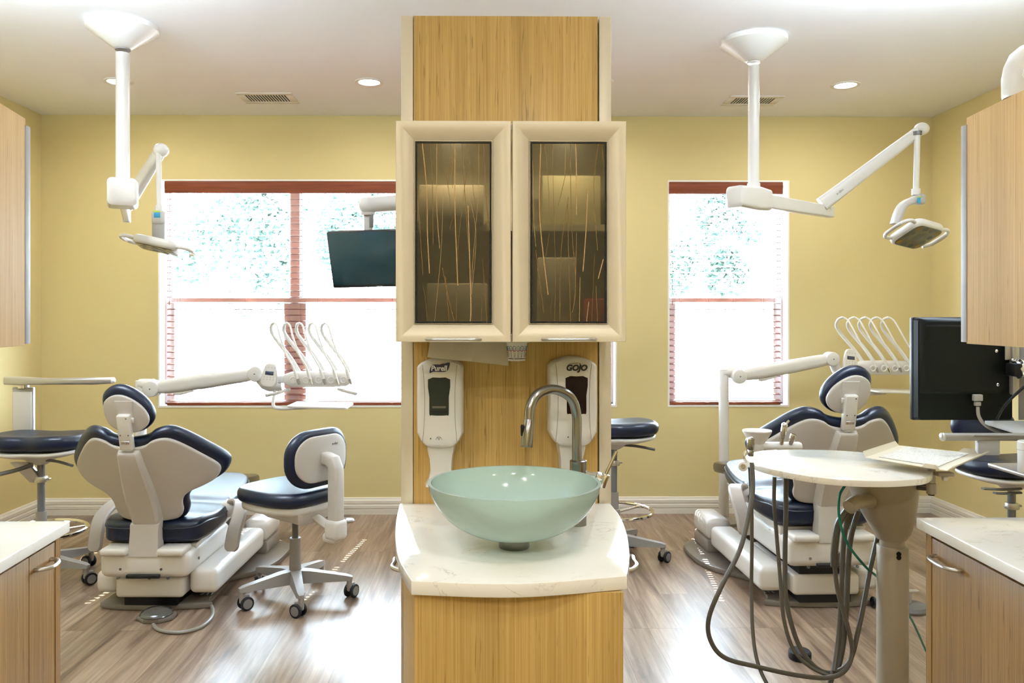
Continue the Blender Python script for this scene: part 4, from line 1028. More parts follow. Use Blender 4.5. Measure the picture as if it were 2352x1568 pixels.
# ================================================================== DELIVERY UNITS
def delivery(label, loc, rotz, lift=0.0, tilt=.08, padz=.078):
    t = thing('delivery_unit', label, 'dental delivery unit', loc, rotz, 'dental delivery units')
    zj = 1.02+lift
    M().lathe([(0, .001), (.10, .001), (.10, .02), (.04, .05), (.0, .05)], seg=32).build('post_foot', GREY, t)
    M().cyl((0, 0, .03), (0, 0, zj+.045), .032, bev=.006).build('post', ENAMEL, t)
    M().cyl((-.01, 0, zj+.02), (.08, 0, zj+.02), .034, seg=24, bev=.006).build('link', ENAMEL, t)
    J1 = Vector((.085, -.03, zj)); J2 = Vector((.69, -.03, zj+tilt+.012))
    M().cyl(J1+Vector((0, -.05, 0)), J1+Vector((0, .05, 0)), .048, seg=32, bev=.012).build('shoulder_joint', ENAMEL, t)
    d = (J2-J1).normalized(); up = Vector((0, -1, 0)).cross(d).normalized()
    def sec(p_, h, w_): return [p_+up*b+Vector((0, a, 0)) for a, b in rrect(w_, h, min(h, w_)*.35, 4)]
    M().loft([sec(J1+d*.03, .066, .07), sec(J1+d*.10, .085, .085), sec(J1+d*.35, .088, .085), sec(J2-d*.10, .080, .08), sec(J2-d*.02, .070, .07)]).build('flex_arm', ENAMEL, t)
    M().loft([sec(J1+d*.12-up*.044, .02, .05), sec(J1+d*.16-up*.05, .02, .05), sec(J1+d*.24-up*.046, .012, .05)]).build('arm_cover', ENAMEL, t)
    M().cyl(J2+Vector((0, -.046, 0)), J2+Vector((0, .046, 0)), .046, seg=32, bev=.012).build('elbow_joint', ENAMEL, t)
    for j in (J1, J2): M().cyl(j+Vector((0, -.049, 0)), j+Vector((0, -.0515, 0)), .004, seg=10).build('screw', DGREY, t)
    zc_ = zj+padz
    M().tube([J2+Vector((.02, 0, -.02)), (.735, -.03, zj+.03), (.775, -.03, zj+.01), (.84, -.03, zj+.015)], [.034, .028], 14, 6).build('gooseneck', ENAMEL, t)
    km = frame((cos(.1), 0, -sin(.1)), (sin(.1)*.98, .2, cos(.1)*.98), (0, -.98, .2), (.785, -.09, zc_))
    ko = smooth_path([(x, y, 0) for x, y in [(-.038, .035), (-.025, .066), (0, .073), (.025, .066), (.038, .035), (.046, -.01), (.046, -.045), (.028, -.066), (0, -.070), (-.028, -.066), (-.044, -.045), (-.046, -.01)]], 3, True)
    kp = M().cushion([(p_.x, p_.y) for p_ in ko][::-1], .026, .010, 0, 0, c=(0, 0), n=4, rings=4, mtx=km).build('touch_pad', WHITE, t)
    M().box((0, .012, .0268), (.048, .022, .002), .0005, km).build('display', SCREEN, kp)
    for q in range(4):
        for r_ in (.044, -.012, -.025): M().cyl(km @ Vector((-.027+.018*q, r_, .0255)), km @ Vector((-.027+.018*q, r_, .0268)), .003, seg=8).build('key', LGREY, kp)
    # head
    hd = [[Vector((x, y*.5-.03, zj+.055+z)) for y, z in rrect(w_, h, min(w_, h)*.42, 4)] for x, w_, h in ((.845, .09, .035), (.86, .15, .06), (.90, .22, .085), (1.0, .24, .09), (1.15, .24, .09), (1.22, .21, .078), (1.245, .12, .045))]
    hd = [[Vector((v.x, v.y, v.z)) for v in r] for r in hd]
    M().loft(hd).build('head', WHITE, t)
    M().box((.845, -.03, zj+.055), (.06, .06, .045), .01).build('neck_block', ENAMEL, t)
    # whips and handpieces
    for q in range(5):
        xb = .89+.075*q
        P = [(xb+.035, .03, zj+.09), (xb-.02, .04, zj+.175), (xb-.085, .05, zj+.255), (xb-.122, .05, zj+.305), (xb-.135, .04, zj+.340), (xb-.126, .02, zj+.372), (xb-.105, -.0, zj+.383)]
        wp = M().tube(P, [.0125, .0075], 10, 5).build('instrument_arm', ENAMEL, t)
        M().tube([(xb-.105, 0, zj+.383), (xb-.082, -.02, zj+.362), (xb-.058, -.05, zj+.30), (xb-.015, -.08, zj+.20), (xb+.025, -.10, zj+.14), (xb+.040, -.11, zj+.105)], .0055, 8, 5).build('tubing', ENAMEL, wp)
        a_ = Vector((xb+.037, -.107, zj+.115)); b_ = Vector((xb+.075, -.125, zj+.015-.0*q))
        hpz = M().cyl(a_, a_.lerp(b_, .55), .0085, .010, 14).build('handpiece', WHITE, wp)
        M().cyl(a_.lerp(b_, .55), a_.lerp(b_, .85), .0085, .006, 14).build('handpiece_tip', CHROME if q % 2 else GREY, wp)
    for q in range(5): M().torus((.925+.072*q, -.12, zj+.055), .017, .005, 'Y', 20, 6).build('handpiece_holder', WHITE, t)
    M().tube([(.90, -.10, zj+.0), (.84, -.20, zj-.015), (.80, -.24, zj-.022)], .009, 8, 4).build('handle', LGREY, t)
    M().tube([(1.18, -.10, zj+.0), (1.24, -.16, zj-.008), (1.30, -.20, zj-.016)], .009, 8, 4).build('handle', LGREY, t)
    M().tube([(.80, -.03, zj+.01), (.798, -.06, zj-.05), (.80, -.08, zj-.098), (.84, -.09, zj-.112), (.93, -.09, zj-.110), (1.02, -.09, zj-.105)], .010, 10, 5).build('tray_arm', ENAMEL, t)
    M().prism(rrect(.34, .26, .03, 4), 0, .012, .004, frame((1, 0, -.03), (.0, 1, 0), (.03, 0, 1), (1.08, -.10, zj-.098))).build('tray', WHITE, t)
    return t
delivery('white delivery unit with five curved instrument arms, before the left window', (-2.02, 4.72, 0), 0, -.005, .075)
DR = delivery('white delivery unit with five curved instrument arms, between right window and black monitor', (1.666, 5.50, 0), 0, -.052, .10, .105)
DR.scale = (1.06, 1.0, 1.06)

# ================================================================== OPERATING LIGHTS
def lamp_head(t, C, wv, dv, sgn=1):
    """square LED head: C centre, wv/dv in-plane unit axes, face along n"""
    wv = Vector(wv).normalized(); dv = Vector(dv); dv = (dv-wv*dv.dot(wv)).normalized(); n = wv.cross(dv)*sgn
    m_ = frame(wv, dv*1.0, wv.cross(dv), C)
    hs = M().cushion(rrect(.235, .215, .05, 6), .048, .020, .008, .0, c=(0, 0), n=4, rings=3, mtx=m_ @ Matrix.Translation((0, 0, -.024))).build('lamp_head', WHITE, t)
    z = .0255*sgn
    fo = M().prism(rrect(.205, .185, .038, 5), min(z, z-.004*sgn), max(z, z-.004*sgn), .001, m_).build('lens_cover', mat('lamp_face', (.13, .12, .08), .2), hs)
    k = M(); g = M()
    for q, (x, y) in enumerate([(-.075, -.065), (-.028, -.07), (.028, -.07), (.075, -.065), (-.07, 0.02-.04), (.07, -.02), (-.07, .025), (.07, .025), (-.075, .065), (-.028, .07), (.028, .07), (.075, .065)]):
        amb = q in (0, 3, 8, 11)
        M().lathe([(0, z+.0003*sgn), (.008, z+.0008*sgn), (.0155, z+.0012*sgn), (.0165, z+.0004*sgn)], (x, y, 0), 18, m_, cap=False).build('led_lens', mat('led_amber', (.20, .12, .01), .15) if amb else mat('led_dark', (.05, .055, .05), .12), fo)
    M().lathe([(0, z+.0003*sgn), (.034, z+.0007*sgn), (.036, z+.0003*sgn)], (0, 0, 0), 28, m_, cap=False).build('sensor', DGREY, fo)
    for q in (-1, 1):
        P = [m_ @ Vector(v) for v in ((q*.10, -.075*1, 0), (q*.145, -.085, .0), (q*.178, -.06, 0), (q*.182, 0, 0), (q*.178, .055, 0), (q*.150, .082, 0))]
        if q < 0: P.append(m_ @ Vector((q*.10, .075, 0)))
        M().tube(P, .0105, 10, 6).build('handle', WHITE, t)
        P2 = [m_ @ Vector(v) for v in ((q*.186, -.05, -.004), (q*.191, 0, -.004), (q*.186, .05, -.004))]
        M().tube(P2, .007, 8, 5).build('handle_grip', LGREY, t)
def canopy(t, z, r=.172):
    M().lathe([(.036, -.118), (.045, -.115), (.062, -.103), (r-.010, -.030), (r-.001, -.024), (r, -.018), (r, 0), (0, 0)], (0, 0, z), 56).build('ceiling_canopy', ENAMEL, t)
# --- left
p0 = on(276, 60, ZC); X0, Y0 = p0.x, 4.03; X0 = at(282, 400, Y0).x
t = thing('operating_light', 'white ceiling mounted operating light over the left dental chair', 'dental light', (X0, Y0, ZC), 0, 'dental operating lights')
W = lambda px, py, Y: at(px, py, Y)-Vector((X0, Y0, ZC))
canopy(t, 0)
zb_ = W(286, 415, Y0).z
M().cyl((0, 0, -.14), (0, 0, zb_-.02), .0335, seg=32).build('pole', ENAMEL, t)
M().cyl((0, 0, -.125), (0, 0, -.112), .037, seg=32).build('pole_collar', GREYTRIM, t)
bz = W(286, 446, Y0).z
def rot2(a): return Matrix.Rotation(a, 4, 'Z')
azl = atan2(4.7-Y0, at(291, 495, 4.7).x-X0)
mL = Matrix.Translation((0, 0, bz)) @ rot2(azl)
k = M().loft([[mL @ Vector((x, y, z)) for y, z in rrect(w_, h, .022, 3)] for x, w_, h in ((-.11, .115, .10), (-.10, .135, .135), (.0, .145, .15), (.09, .13, .12), (.11, .10, .09))]); k.build('junction_box', WHITE, t)
e1 = W(291, 498, 4.68); s1 = mL @ Vector((.09, 0, -.015))
def beam(mm, a, b, w0, h0, w1, h1, up=Vector((0, 0, 1)), rr=.3):
    d = (b-a).normalized(); sd_ = d.cross(up).normalized(); u_ = sd_.cross(d)
    return mm.loft([[p_+sd_*x+u_*y for x, y in rrect(w_, h_, min(w_, h_)*rr, 3)] for p_, w_, h_ in ((a, w0, h0), (b, w1, h1))])
beam(M(), s1, e1, .045, .06, .042, .055).build('lower_arm', ENAMEL, t)
e1b = W(291, 470, 4.66); e2 = W(370, 345, 4.35)
M().cyl(e1-Vector((0, 0, .03)), e1b, .022).build('arm_pivot', ENAMEL, t)
beam(M(), e1b, e2, .06, .085, .052, .06).build('spring_arm', ENAMEL, t)
M().ball(e2, .042, (1, 1, .9)).build('arm_tip', ENAMEL, t)
yl = 4.33; a, b = W(364, 345, yl), W(366, 478, yl)
M().cyl(a, b, .0145, .0145, 16).cyl(b+Vector((0, 0, .015)), b-Vector((0, 0, .015)), .021, .021, 20).build('drop_tube', ENAMEL, t)
c1 = W(366, 500, yl)
M().box(c1, (.072, .06, .075), .018, None, 3).build('yoke', LGREY, t)
M().box(c1+Vector((0, -.0305, .012)), (.034, .002, .030), .0005).build('sticker', mat('blue_sticker', (.02, .25, .42), .4), t)
M().box(c1+Vector((0, -.0308, .030)), (.034, .002, .010), .0005).build('sticker_stripe', mat('lime_sticker', (.35, .45, .05), .4), t)
c2 = W(366, 530, yl)
M().box(c2, (.070, .035, .11), .006, None, 2).build('head_stem', mat('stem_grey', (.34, .33, .32), .4), t)
lamp_head(t, W(365, 563, 4.28), (.235, .03, -.050), (.02, .2, -.035), -1)
# --- right
X0, Y0 = at(1731, 400, 4.2).x, 4.2
t = thing('operating_light', 'white ceiling mounted operating light with square lens head, over the right dental chair', 'dental light', (X0, Y0, ZC), 0, 'dental operating lights')
canopy(t, 0)
zb_ = W(1730, 430, Y0).z; bz = W(1730, 458, Y0).z
M().cyl((0, 0, -.14), (0, 0, zb_-.02), .029, seg=32).build('pole', ENAMEL, t)
M().cyl((0, 0, -.125), (0, 0, -.112), .033, seg=32).cyl((0, 0, zb_-.02), (0, 0, zb_+.02), .034, seg=32).build('pole_collar', ENAMEL, t)
e1 = W(1908, 487, 4.66); az = atan2(e1.y, e1.x)
mL = Matrix.Translation((0, 0, bz)) @ rot2(az)
k = M().loft([[mL @ Vector((x, y, z)) for y, z in rrect(w_, h, .02, 3)] for x, w_, h in ((-.175, .085, .085), (-.165, .105, .110), (-.02, .125, .125), (.09, .11, .11), (.105, .08, .08))]); k.build('junction_box', WHITE, t)
beam(M(), mL @ Vector((.09, 0, 0)), e1, .05, .075, .05, .065, rr=.15).build('lower_arm', ENAMEL, t)
e1b = W(1897, 462, 4.6); e2 = W(2117, 296, 4.5)
M().cyl(e1+Vector((-.02, -.02, .0)), e1b, .02, seg=20).build('arm_pivot', ENAMEL, t)
dd = (e2-e1b).normalized()
kk = beam(M(), e1b-dd*.03, e2, .06, .085, .055, .06); kk.build('spring_arm', ENAMEL, t)
beam(M(), e1b+dd*.15-Vector((0, .031, 0)), e1b+dd*.6-Vector((0, .031, 0)), .002, .05, .002, .035).build('arm_panel', WHITE, t)
M().text('a-dec', .022, frame(dd, Vector((0, 1, 0)).cross(dd)*-1, (0, -1, 0), e1b+dd*.08-Vector((0, .031, 0))), .0004, .1).build('logo', LINEINK, t)
M().ball(e2, .038, (1.1, 1, .95)).build('arm_tip', ENAMEL, t)
yl = 4.48; a, b = W(2107, 310, yl), W(2104, 438, yl)
M().cyl(a, b, .016, .016, 16).cyl(b+Vector((0, 0, .01)), b-Vector((0, 0, .025)), .0235, .0235, 20).build('drop_tube', ENAMEL, t)
M().cyl(a+Vector((0, 0, .0)), a+Vector((0, 0, .02)), .024, seg=20).build('swivel', DGREY, t)
P = [W(2108, 457, yl), W(2092, 462, yl), W(2074, 472, yl), W(2064, 490, yl), W(2056, 515, yl)]
rings = []
SP = smooth_path(P, 4)
for i, q in enumerate(SP):
    c_ = (SP[min(i+1, len(SP)-1)]-SP[max(i-1, 0)]).normalized(); n_ = Vector((0, 1, 0)); w_ = c_.cross(n_).normalized()
    rings.append([q+n_*x+w_*y for x, y in rrect(.075, .040 if i > 2 else .048, .018, 3)])
M().loft(rings).build('yoke', LGREY, t)
M().box(W(2112, 458, yl)+Vector((0, -.0, -.0)), (.052, .072, .062), .02, None, 3).build('yoke_cap', mat('stem_grey', (.34, .33, .32), .4), t)
M().box(W(2111, 460, yl-.04), (.018, .003, .032), .001).build('sticker', mat('blue_sticker', (.02, .25, .42), .4), t)
M().box(W(2113, 452, yl-.04), (.016, .003, .010), .001).build('sticker_stripe', mat('lime_sticker', (.35, .45, .05), .4), t)
C = W(2105, 537, 4.4)
lamp_head(t, C, (.2, .09, -.03), (-.1, .187, -.113), -1)

# ================================================================== HANGING MONITOR (left)
Ym = 4.15
a, b, c, d = at(741, 541, Ym), at(897, 533, Ym+.08), at(912, 663, Ym+.1), at(765, 661, Ym)
cx_ = at(1000, 0, Ym).x
t = thing('hanging_monitor', 'dark flat screen monitor on a white ceiling arm before the left window', 'monitor', (cx_, Ym+.1, ZC))
V = lambda v: Vector(v)-Vector((cx_, Ym+.1, ZC))
ctr = (at(741, 541, Ym)+at(985, 663, Ym+.15))/2
ux = Vector((1, -.16, .02)).normalized(); uy = Vector((-.12, -.30, 1)); uy = (uy-ux*uy.dot(ux)).normalized(); un = ux.cross(uy)
bl = at(765, 661, Ym+.0); ctr = bl+ux*.25+uy*.145
mm = frame(ux, uy, un, V(ctr))
M().box((0, 0, -.018), (.50, .295, .036), .006, mm).build('housing', BLACK, t)
M().box((0, .005, .0005), (.485, .275, .002), .0005, mm).build('screen', mat('dark_teal_screen', (.012, .035, .042), .12), t)
M().box((0, -.1425, .0008), (.03, .004, .002), .0003, mm).build('logo', LGREY, t)
q = at(848, 533, Ym+.05)
M().box(V(at(847, 512, Ym+.05)), (.048, .04, .11), .006).build('tilt_block', WHITE, t)
M().box(V(at(853, 507, Ym+.02)), (.022, .004, .07), .001).build('rating_label', DGREY, t)
M().cyl(V(at(846, 495, Ym+.05)), V(at(846, 488, Ym+.05)), .04, seg=24).build('swivel', LGREY, t)
M().tube([V(at(842, 470, Ym+.05)), V(at(870, 468, Ym+.07)), V(at(960, 462, Ym+.1)), V(at(1000, 460, Ym+.1))], .044, 16, 6).ball(V(at(842, 471, Ym+.05)), .044).build('arm', ENAMEL, t)
zz = V(at(1000, 460, Ym+.1)).z
M().cyl((0, 0, -.02), (0, 0, zz-.05), .03, seg=28).build('pole', ENAMEL, t)
M().lathe([(.036, -.10), (.115, -.04), (.14, -.014), (.14, 0), (0, 0)], (0, 0, 0), 40).build('ceiling_canopy', ENAMEL, t)
# ================================================================== ROUND INSTRUMENT TABLE
ZT = .96
tc = on(1925, 1068, ZT)
Lp = [(1713, 1052), (1722, 1041), (1760, 1034), (1830, 1032), (1920, 1034), (2000, 1040), (2070, 1050), (2125, 1064), (2144, 1080), (2128, 1096), (2080, 1102), (2020, 1104), (1950, 1102), (1880, 1096), (1800, 1083), (1740, 1068)]
P = [on(a, b, ZT) for a, b in Lp]
t = thing('instrument_table', 'round white marble topped instrument table on a beige pedestal, at the right', 'table', (tc.x, tc.y, 0))
ox, oy = tc.x, tc.y
P = smooth_path([Vector((p.x-ox, p.y-oy, 0)) for p in P][::-1], 5, True)
M().prism([(p.x, p.y) for p in P], ZT-.019, ZT, .002).build('tabletop', STONE, t)
Yp = tc.y+.02; s_ = F/Yp
q = lambda px, py, Y=Yp: at(px, py, Y)-Vector((ox, oy, 0))
px_c = q(2050, 0).x; r_l = (q(2083, 0).x-q(2016, 0).x)/2
zl = lambda py: at(2050, py, Yp).z
BEIGE = mat('beige_enamel', (.34, .295, .225), .35)
M().cyl((px_c, Yp-oy, .02), (px_c, Yp-oy, zl(1252)), r_l, seg=40, bev=.003).build('pedestal', BEIGE, t)
M().cyl((px_c, Yp-oy, zl(1256)), (px_c, Yp-oy, zl(1200)), r_l*.80, seg=36).build('inner_pole', BEIGE, t)
M().lathe([(0, .001), (.20, .001), (.21, .012), (.20, .03), (.05, .05), (0, .05)], (px_c, Yp-oy, 0), 48).build('pedestal_foot', BEIGE, t)
def ringc(x0, x1, z, d=.16):
    cxx = (x0+x1)/2; w_ = (x1-x0)/2
    return [Vector((cxx+w_*cos(2*pi*k/28), Yp-oy+d/2*sin(2*pi*k/28), z)) for k in range(28)]
M().loft([ringc(q(2015, 0).x, q(2080, 0).x, zl(1236), .085), ringc(q(2008, 0).x, q(2090, 0).x, zl(1222), .10), ringc(q(1992, 0).x, q(2096, 0).x, zl(1195), .13), ringc(q(1972, 0).x, q(2100, 0).x, zl(1160), .17), ringc(q(1955, 0).x, q(2102, 0).x, zl(1125), .20), ringc(q(1952, 0).x, q(2102, 0).x, ZT-.020, .20)]).build('shroud', BEIGE, t)
M().tube([q(2000, 1150, Yp-.06), q(1970, 1152, Yp-.09), q(1950, 1165, Yp-.11)], .022, 12, 4).build('hose_outlet', BEIGE, t)
M().lathe([(0, 0), (.0075, 0), (.0075, .003), (0, .003)], (0, 0, 0), 16, frame((1, 0, 0), (0, 0, 1), (0, -1, 0), q(2064, 1272, Yp-r_l))).lathe([(0, 0), (.0075, 0), (.0075, .003), (0, .003)], (0, 0, 0), 16, frame((1, 0, 0), (0, 0, 1), (0, -1, 0), q(2064, 1280, Yp-r_l))).build('clamp_screw', BLACK, t)
# instrument holder at the left end
M().box(q(1724, 1022, 2.52), (.022, .02, .045), .004).box(q(1726, 1008, 2.52), (.012, .012, .012), .003).box(q(1724, 1040, 2.50), (.016, .02, .02), .003).build('instrument_holder', STEEL, t)
M().tube([q(1712, 1060, 2.48), q(1708, 1045, 2.48), q(1712, 1034, 2.48)], .004, 8, 4).build('holder_hook', CHROME, t)
M().cyl(q(1707, 1071, 2.46), q(1707, 1071, 2.50), .0145, seg=24, bev=.003).build('knob', WHITE, t)
M().cyl(q(1707, 1071, 2.457), q(1707, 1071, 2.462), .0075, seg=16).build('knob_cap', STEEL, t)
# tray carrier at the right
tp = q(2135, 1060, 2.50)
M().cyl(q(2139, 1108, 2.44), q(2139, 1066, 2.44), .012, seg=20).cyl(q(2139, 1134, 2.44), q(2139, 1109, 2.44), .014, seg=24, bev=.002).build('tray_post', BEIGE, t)
M().cyl(q(2139, 1137, 2.44), q(2139, 1134, 2.44), .0095, seg=20).build('post_cap', BLACK, t)
M().tube([q(2135, 1123, 2.44), q(2090, 1119, 2.5), q(2060, 1116, 2.54)], .006, 8, 3).tube([q(2135, 1114, 2.44), q(2090, 1113, 2.5), q(2060, 1111, 2.54)], .004, 8, 3).build('tray_post_arm', DGREY, t)
M().box(q(2168, 1088, 2.42), (.05, .03, .012), .003).build('tray_bracket', BEIGE, t)
M().cyl(q(2165, 1097, 2.42), q(2175, 1099, 2.42), .008, seg=16, bev=.002).build('bracket_knob', WHITE, t)
# tray: folded sheet with upturned ends
ZY = .985
A, B, C_, D_ = on(1988, 1051, ZY), on(2064, 1024, ZY), on(2262, 1044, ZY), on(2175, 1082, ZY)
t2 = thing('instrument_tray', 'cream metal tray with upturned ends on the round instrument table', 'tray', tuple((A+C_)/2))
o_ = Vector(t2.location)
tm = M()
def quad(pts, th=.0022):
    pts = [Vector(p)-o_ for p in pts]; n = (pts[1]-pts[0]).cross(pts[2]-pts[1]).normalized()
    if n.z < 0: n = -n
    return [pts, [p+n*th for p in pts]]
def addq(pts): r = quad(pts); tm.loft(r)
addq([A, B, C_, D_])
al = (B-A).normalized(); outw = (A-D_).normalized()
up_ = Vector((0, 0, 1))
addq([A, B, B+up_*.017+outw*.010-al*.012, A+up_*.019+outw*.010+al*.0])
addq([C_, D_, D_-outw*.014+up_*.012+al*.02, C_-outw*.018+up_*.016])
lo = (D_-A).normalized(); perp = (A-B).normalized()
for (S, E, pr) in ((A, D_, perp), (B, C_, -perp)):
    L_ = (E-S)
    addq([S+L_*.70, S+L_*.92, S+L_*.88+up_*.014+pr*.006, S+L_*.76+up_*.014+pr*.006])
tm.build('tray_sheet', mat('cream_enamel', (.72, .67, .55), .35), t2)
pa = mat('embossed_paper', (.72, .68, .60), .85); _n = noise(pa, coords(pa, (120, 210, 1)), 1, 2, .5, 1.0); bump(pa, _n, 1.0, .006); setc(pa, ramp(pa, _n, [(.40, (.56, .53, .46)), (.55, (.76, .73, .66))]))
ins = lambda u, v: (A*(1-u)*(1-v)+D_*u*(1-v)+B*(1-u)*v+C_*u*v)
t3 = thing('tray_liner', 'embossed white paper liner lying on the cream metal tray', 'paper liner', tuple(ins(.5, .5)+up_*.003))
l0 = Vector(t3.location)
M().loft([[ins(u, v)-l0+up_*.0030 for u, v in ((.13, .10), (.86, .10), (.86, .90), (.13, .90))], [ins(u, v)-l0+up_*.0042 for u, v in ((.13, .10), (.86, .10), (.86, .90), (.13, .90))]]).build('sheet', pa, t3)

# hoses hanging from the table and its outlet (px, py, Y)
def hose(pts, r, mt=HOSE, name='hose'):
    M().tube([q(*p) for p in pts], r, 10, 8).build(name, mt, t)
hose([(1727, 1062, 2.52), (1729, 1120, 2.50), (1722, 1170, 2.48), (1700, 1260, 2.45), (1655, 1350, 2.42), (1628, 1420, 2.42), (1632, 1470, 2.42), (1665, 1510, 2.42), (1745, 1532, 2.44), (1830, 1550, 2.46), (1900, 1556, 2.48), (1940, 1540, 2.50), (1957, 1500, 2.52), (1950, 1450, 2.53), (1925, 1360, 2.54), (1917, 1300, 2.54)], .0072)
hose([(1722, 1072, 2.54), (1726, 1150, 2.56), (1727, 1250, 2.56), (1726, 1350, 2.54), (1729, 1450, 2.50), (1740, 1520, 2.46), (1765, 1575, 2.42), (1800, 1615, 2.42), (1850, 1625, 2.44), (1895, 1590, 2.5), (1915, 1530, 2.54)], .0058)
hose([(1779, 1095, 2.60), (1778, 1150, 2.6), (1783, 1220, 2.6), (1793, 1340, 2.58), (1800, 1420, 2.56), (1822, 1490, 2.54), (1860, 1530, 2.52), (1905, 1552, 2.50)], .0062)
hose([(1805, 1098, 2.60), (1805, 1180, 2.6), (1803, 1290, 2.6), (1806, 1380, 2.58), (1830, 1470, 2.56), (1865, 1525, 2.54), (1905, 1545, 2.54), (1950, 1520, 2.55), (1975, 1430, 2.56), (2000, 1300, 2.58), (2018, 1222, 2.6)], .0078)
hose([(1945, 1172, 2.52), (1925, 1205, 2.52), (1917, 1260, 2.53), (1916, 1300, 2.54)], .0115)
M().cyl(q(1919, 1268, 2.535), q(1920, 1298, 2.54), .0135, .0105, 16).build('hose_joint', HOSE, t)
hose([(1960, 1168, 2.54), (1942, 1215, 2.55), (1935, 1290, 2.56), (1932, 1380, 2.57), (1925, 1480, 2.56), (1912, 1550, 2.54), (1895, 1600, 2.52)], .0085)
hose([(1972, 1172, 2.56), (1955, 1230, 2.57), (1948, 1300, 2.58), (1944, 1400, 2.58), (1935, 1490, 2.58), (1920, 1550, 2.56)], .0085)
hose([(1948, 1170, 2.53), (1938, 1250, 2.55), (1934, 1330, 2.56), (1926, 1460, 2.55), (1916, 1540, 2.52)], .0075)
tl_ = M().tube([at(1940, 1116, 2.50), at(1928, 1140, 2.48), (at(1928, 1190, 2.47)), at(1945, 1245, 2.49), at(1985, 1298, 2.55), at(2020, 1330, 2.64), at(2065, 1385, 2.85), at(2095, 1425, 3.0), at(2125, 1490, 3.2), on(2150, 1540, .006)], .0042, 8, 8).build('teal_hose', TEAL)
tag(tl_, 'thin teal hose looping from the round table down behind the right cabinet', 'hose')

# ================================================================== ASSISTANT CUSPIDOR beside the right chair
t = thing('cuspidor', 'small white rinse bowl and instrument rail beside the right dental chair', 'cuspidor', (at(1739, 0, 3.5).x, 3.5, 0))
q2 = lambda px, py, Y=3.5: at(px, py, Y)-Vector(t.location)
r_ = q2(1771, 0).x
M().lathe([(0, q2(0, 1030).z), (.026, q2(0, 1030).z), (.03, q2(0, 1022).z), (r_*.98, q2(0, 996).z), (r_*1.02, q2(0, 992).z), (r_, q2(0, 990).z), (r_*.8, q2(0, 994).z), (.02, q2(0, 1010).z), (0, q2(0, 1012).z)], seg=40).build('bowl', WHITE, t)
M().lathe([(0, q2(0, 1045).z), (.026, q2(0, 1045).z), (.035, q2(0, 1030).z), (.035, q2(0, 1022).z)], seg=28).build('stem', WHITE, t)
M().tube([q2(1745, 1042), q2(1790, 1055, 3.56), Vector((1.46, 3.76, .80))-Vector(t.location)], .022, 12, 5).build('support_arm', WHITE, t)
M().loft([[Vector((q2(x, 0).x, y, q2(0, 1028).z+z)) for y, z in rrect(.06, .036, .016, 3)] for x in (1742, 1832, 1837)]).build('instrument_rail', WHITE, t)
for px, hgt, lab in ((1797, 965, 1), (1818, 985, 0)):
    b0 = q2(px-3, 1020, 3.48); b1 = q2(px+5, hgt+12, 3.47)
    s2 = M().cyl(b0, b0.lerp(b1, .35), .010, .012, 16).cyl(b0.lerp(b1, .35), b1, .012, .013, 16, .002)
    if lab: s2.cyl(b1, b1+Vector((.02, 0, .022)), .006, .005, 10).ball(b1, .014)
    s2.build('syringe' if lab else 'suction_tip', CHROME, t)

# ================================================================== RIGHT MONITOR ON ARM
Yn = 2.70
a, b = at(2096, 728, Yn), at(2096, 965, Yn); Wd = .335
t = thing('monitor', 'large black monitor seen from behind, under the right wall cabinet', 'monitor', (a.x+Wd/2, Yn, b.z))
H_ = a.z-b.z
o4 = rrect(Wd, H_, .008, 3)
ro = radians(-3)
zs_ = (at(2096, 906, Yn).z-b.z)
M().box((0, .012, H_/2), (Wd, .020, H_), .006).build('front_bezel', BLACK, t)
M().loft([[Vector((x, 0, z+H_/2)) for x, z in rrect(Wd-.006, H_-.004, .01, 3)], [Vector((x+.0, -.022, z+H_/2)) for x, z in rrect(Wd-.014, H_-.008, .012, 3)]]).build('rear_housing', mat('charcoal_plastic', (.003, .005, .0045), .5, Specular_IOR_Level=.15), t)
M().loft([[Vector((x, -.020, z+zs_+(H_-zs_)/2)) for x, z in rrect(Wd-.016, H_-zs_-.004, .004, 2)], [Vector((x, -.034, z+zs_+(H_-zs_)/2)) for x, z in rrect(Wd-.05, H_-zs_-.03, .02, 3)]]).build('rear_cover', mat('charcoal_gloss', (.004, .006, .005), .4, Specular_IOR_Level=.18), t)
M().box((-.10+.02, -.0345, H_-.030), (.12, .002, .006), .0005).build('vent_slot', BLACK, t)
q3 = lambda px, py, Y=Yn: at(px, py, Y)-Vector(t.location)
# chromed mount
m_ = M().bx(q3(2286, 0).x, q3(2300, 0).x, -.052, -.048, q3(0, 826).z, q3(0, 790).z, .004)
m_.bx(q3(2300, 0).x, q3(2316, 0).x, -.060, -.036, q3(0, 906).z, q3(0, 770).z, .006)
m_.build('mounting_rail', ALU, t)
for x, z in ((2288, 806), (2291, 883), (2325, 827)): M().lathe([(0, 0), (.005, 0), (.0055, .003), (.003, .006), (0, .006)], (0, 0, 0), 14, frame((1, 0, 0), (0, 0, 1), (0, -1, 0), q3(x, z, Yn-.058))).build('screw', CHROME, t)
M().lathe([(0, -.02), (.030, -.018), (.034, -.006), (.034, 0), (.026, .004), (.024, .012), (.015, .014), (.013, .022), (.006, .026), (0, .027)], (0, 0, 0), 32, frame((0, 1, 0), (0, 0, 1), (-1, 0, 0), q3(2338, 846, Yn-.075))).build('ball_joint', CHROME, t)
M().bx(q3(2286, 0).x, q3(2330, 0).x, -.10, -.05, q3(0, 862).z, q3(0, 832).z, .006).build('joint_housing', BLACK, t)
M().bx(q3(2338, 0).x, q3(2338, 0).x+.30, -.105, -.055, q3(0, 864).z, q3(0, 828).z, .008).build('support_arm', BEIGE, t)
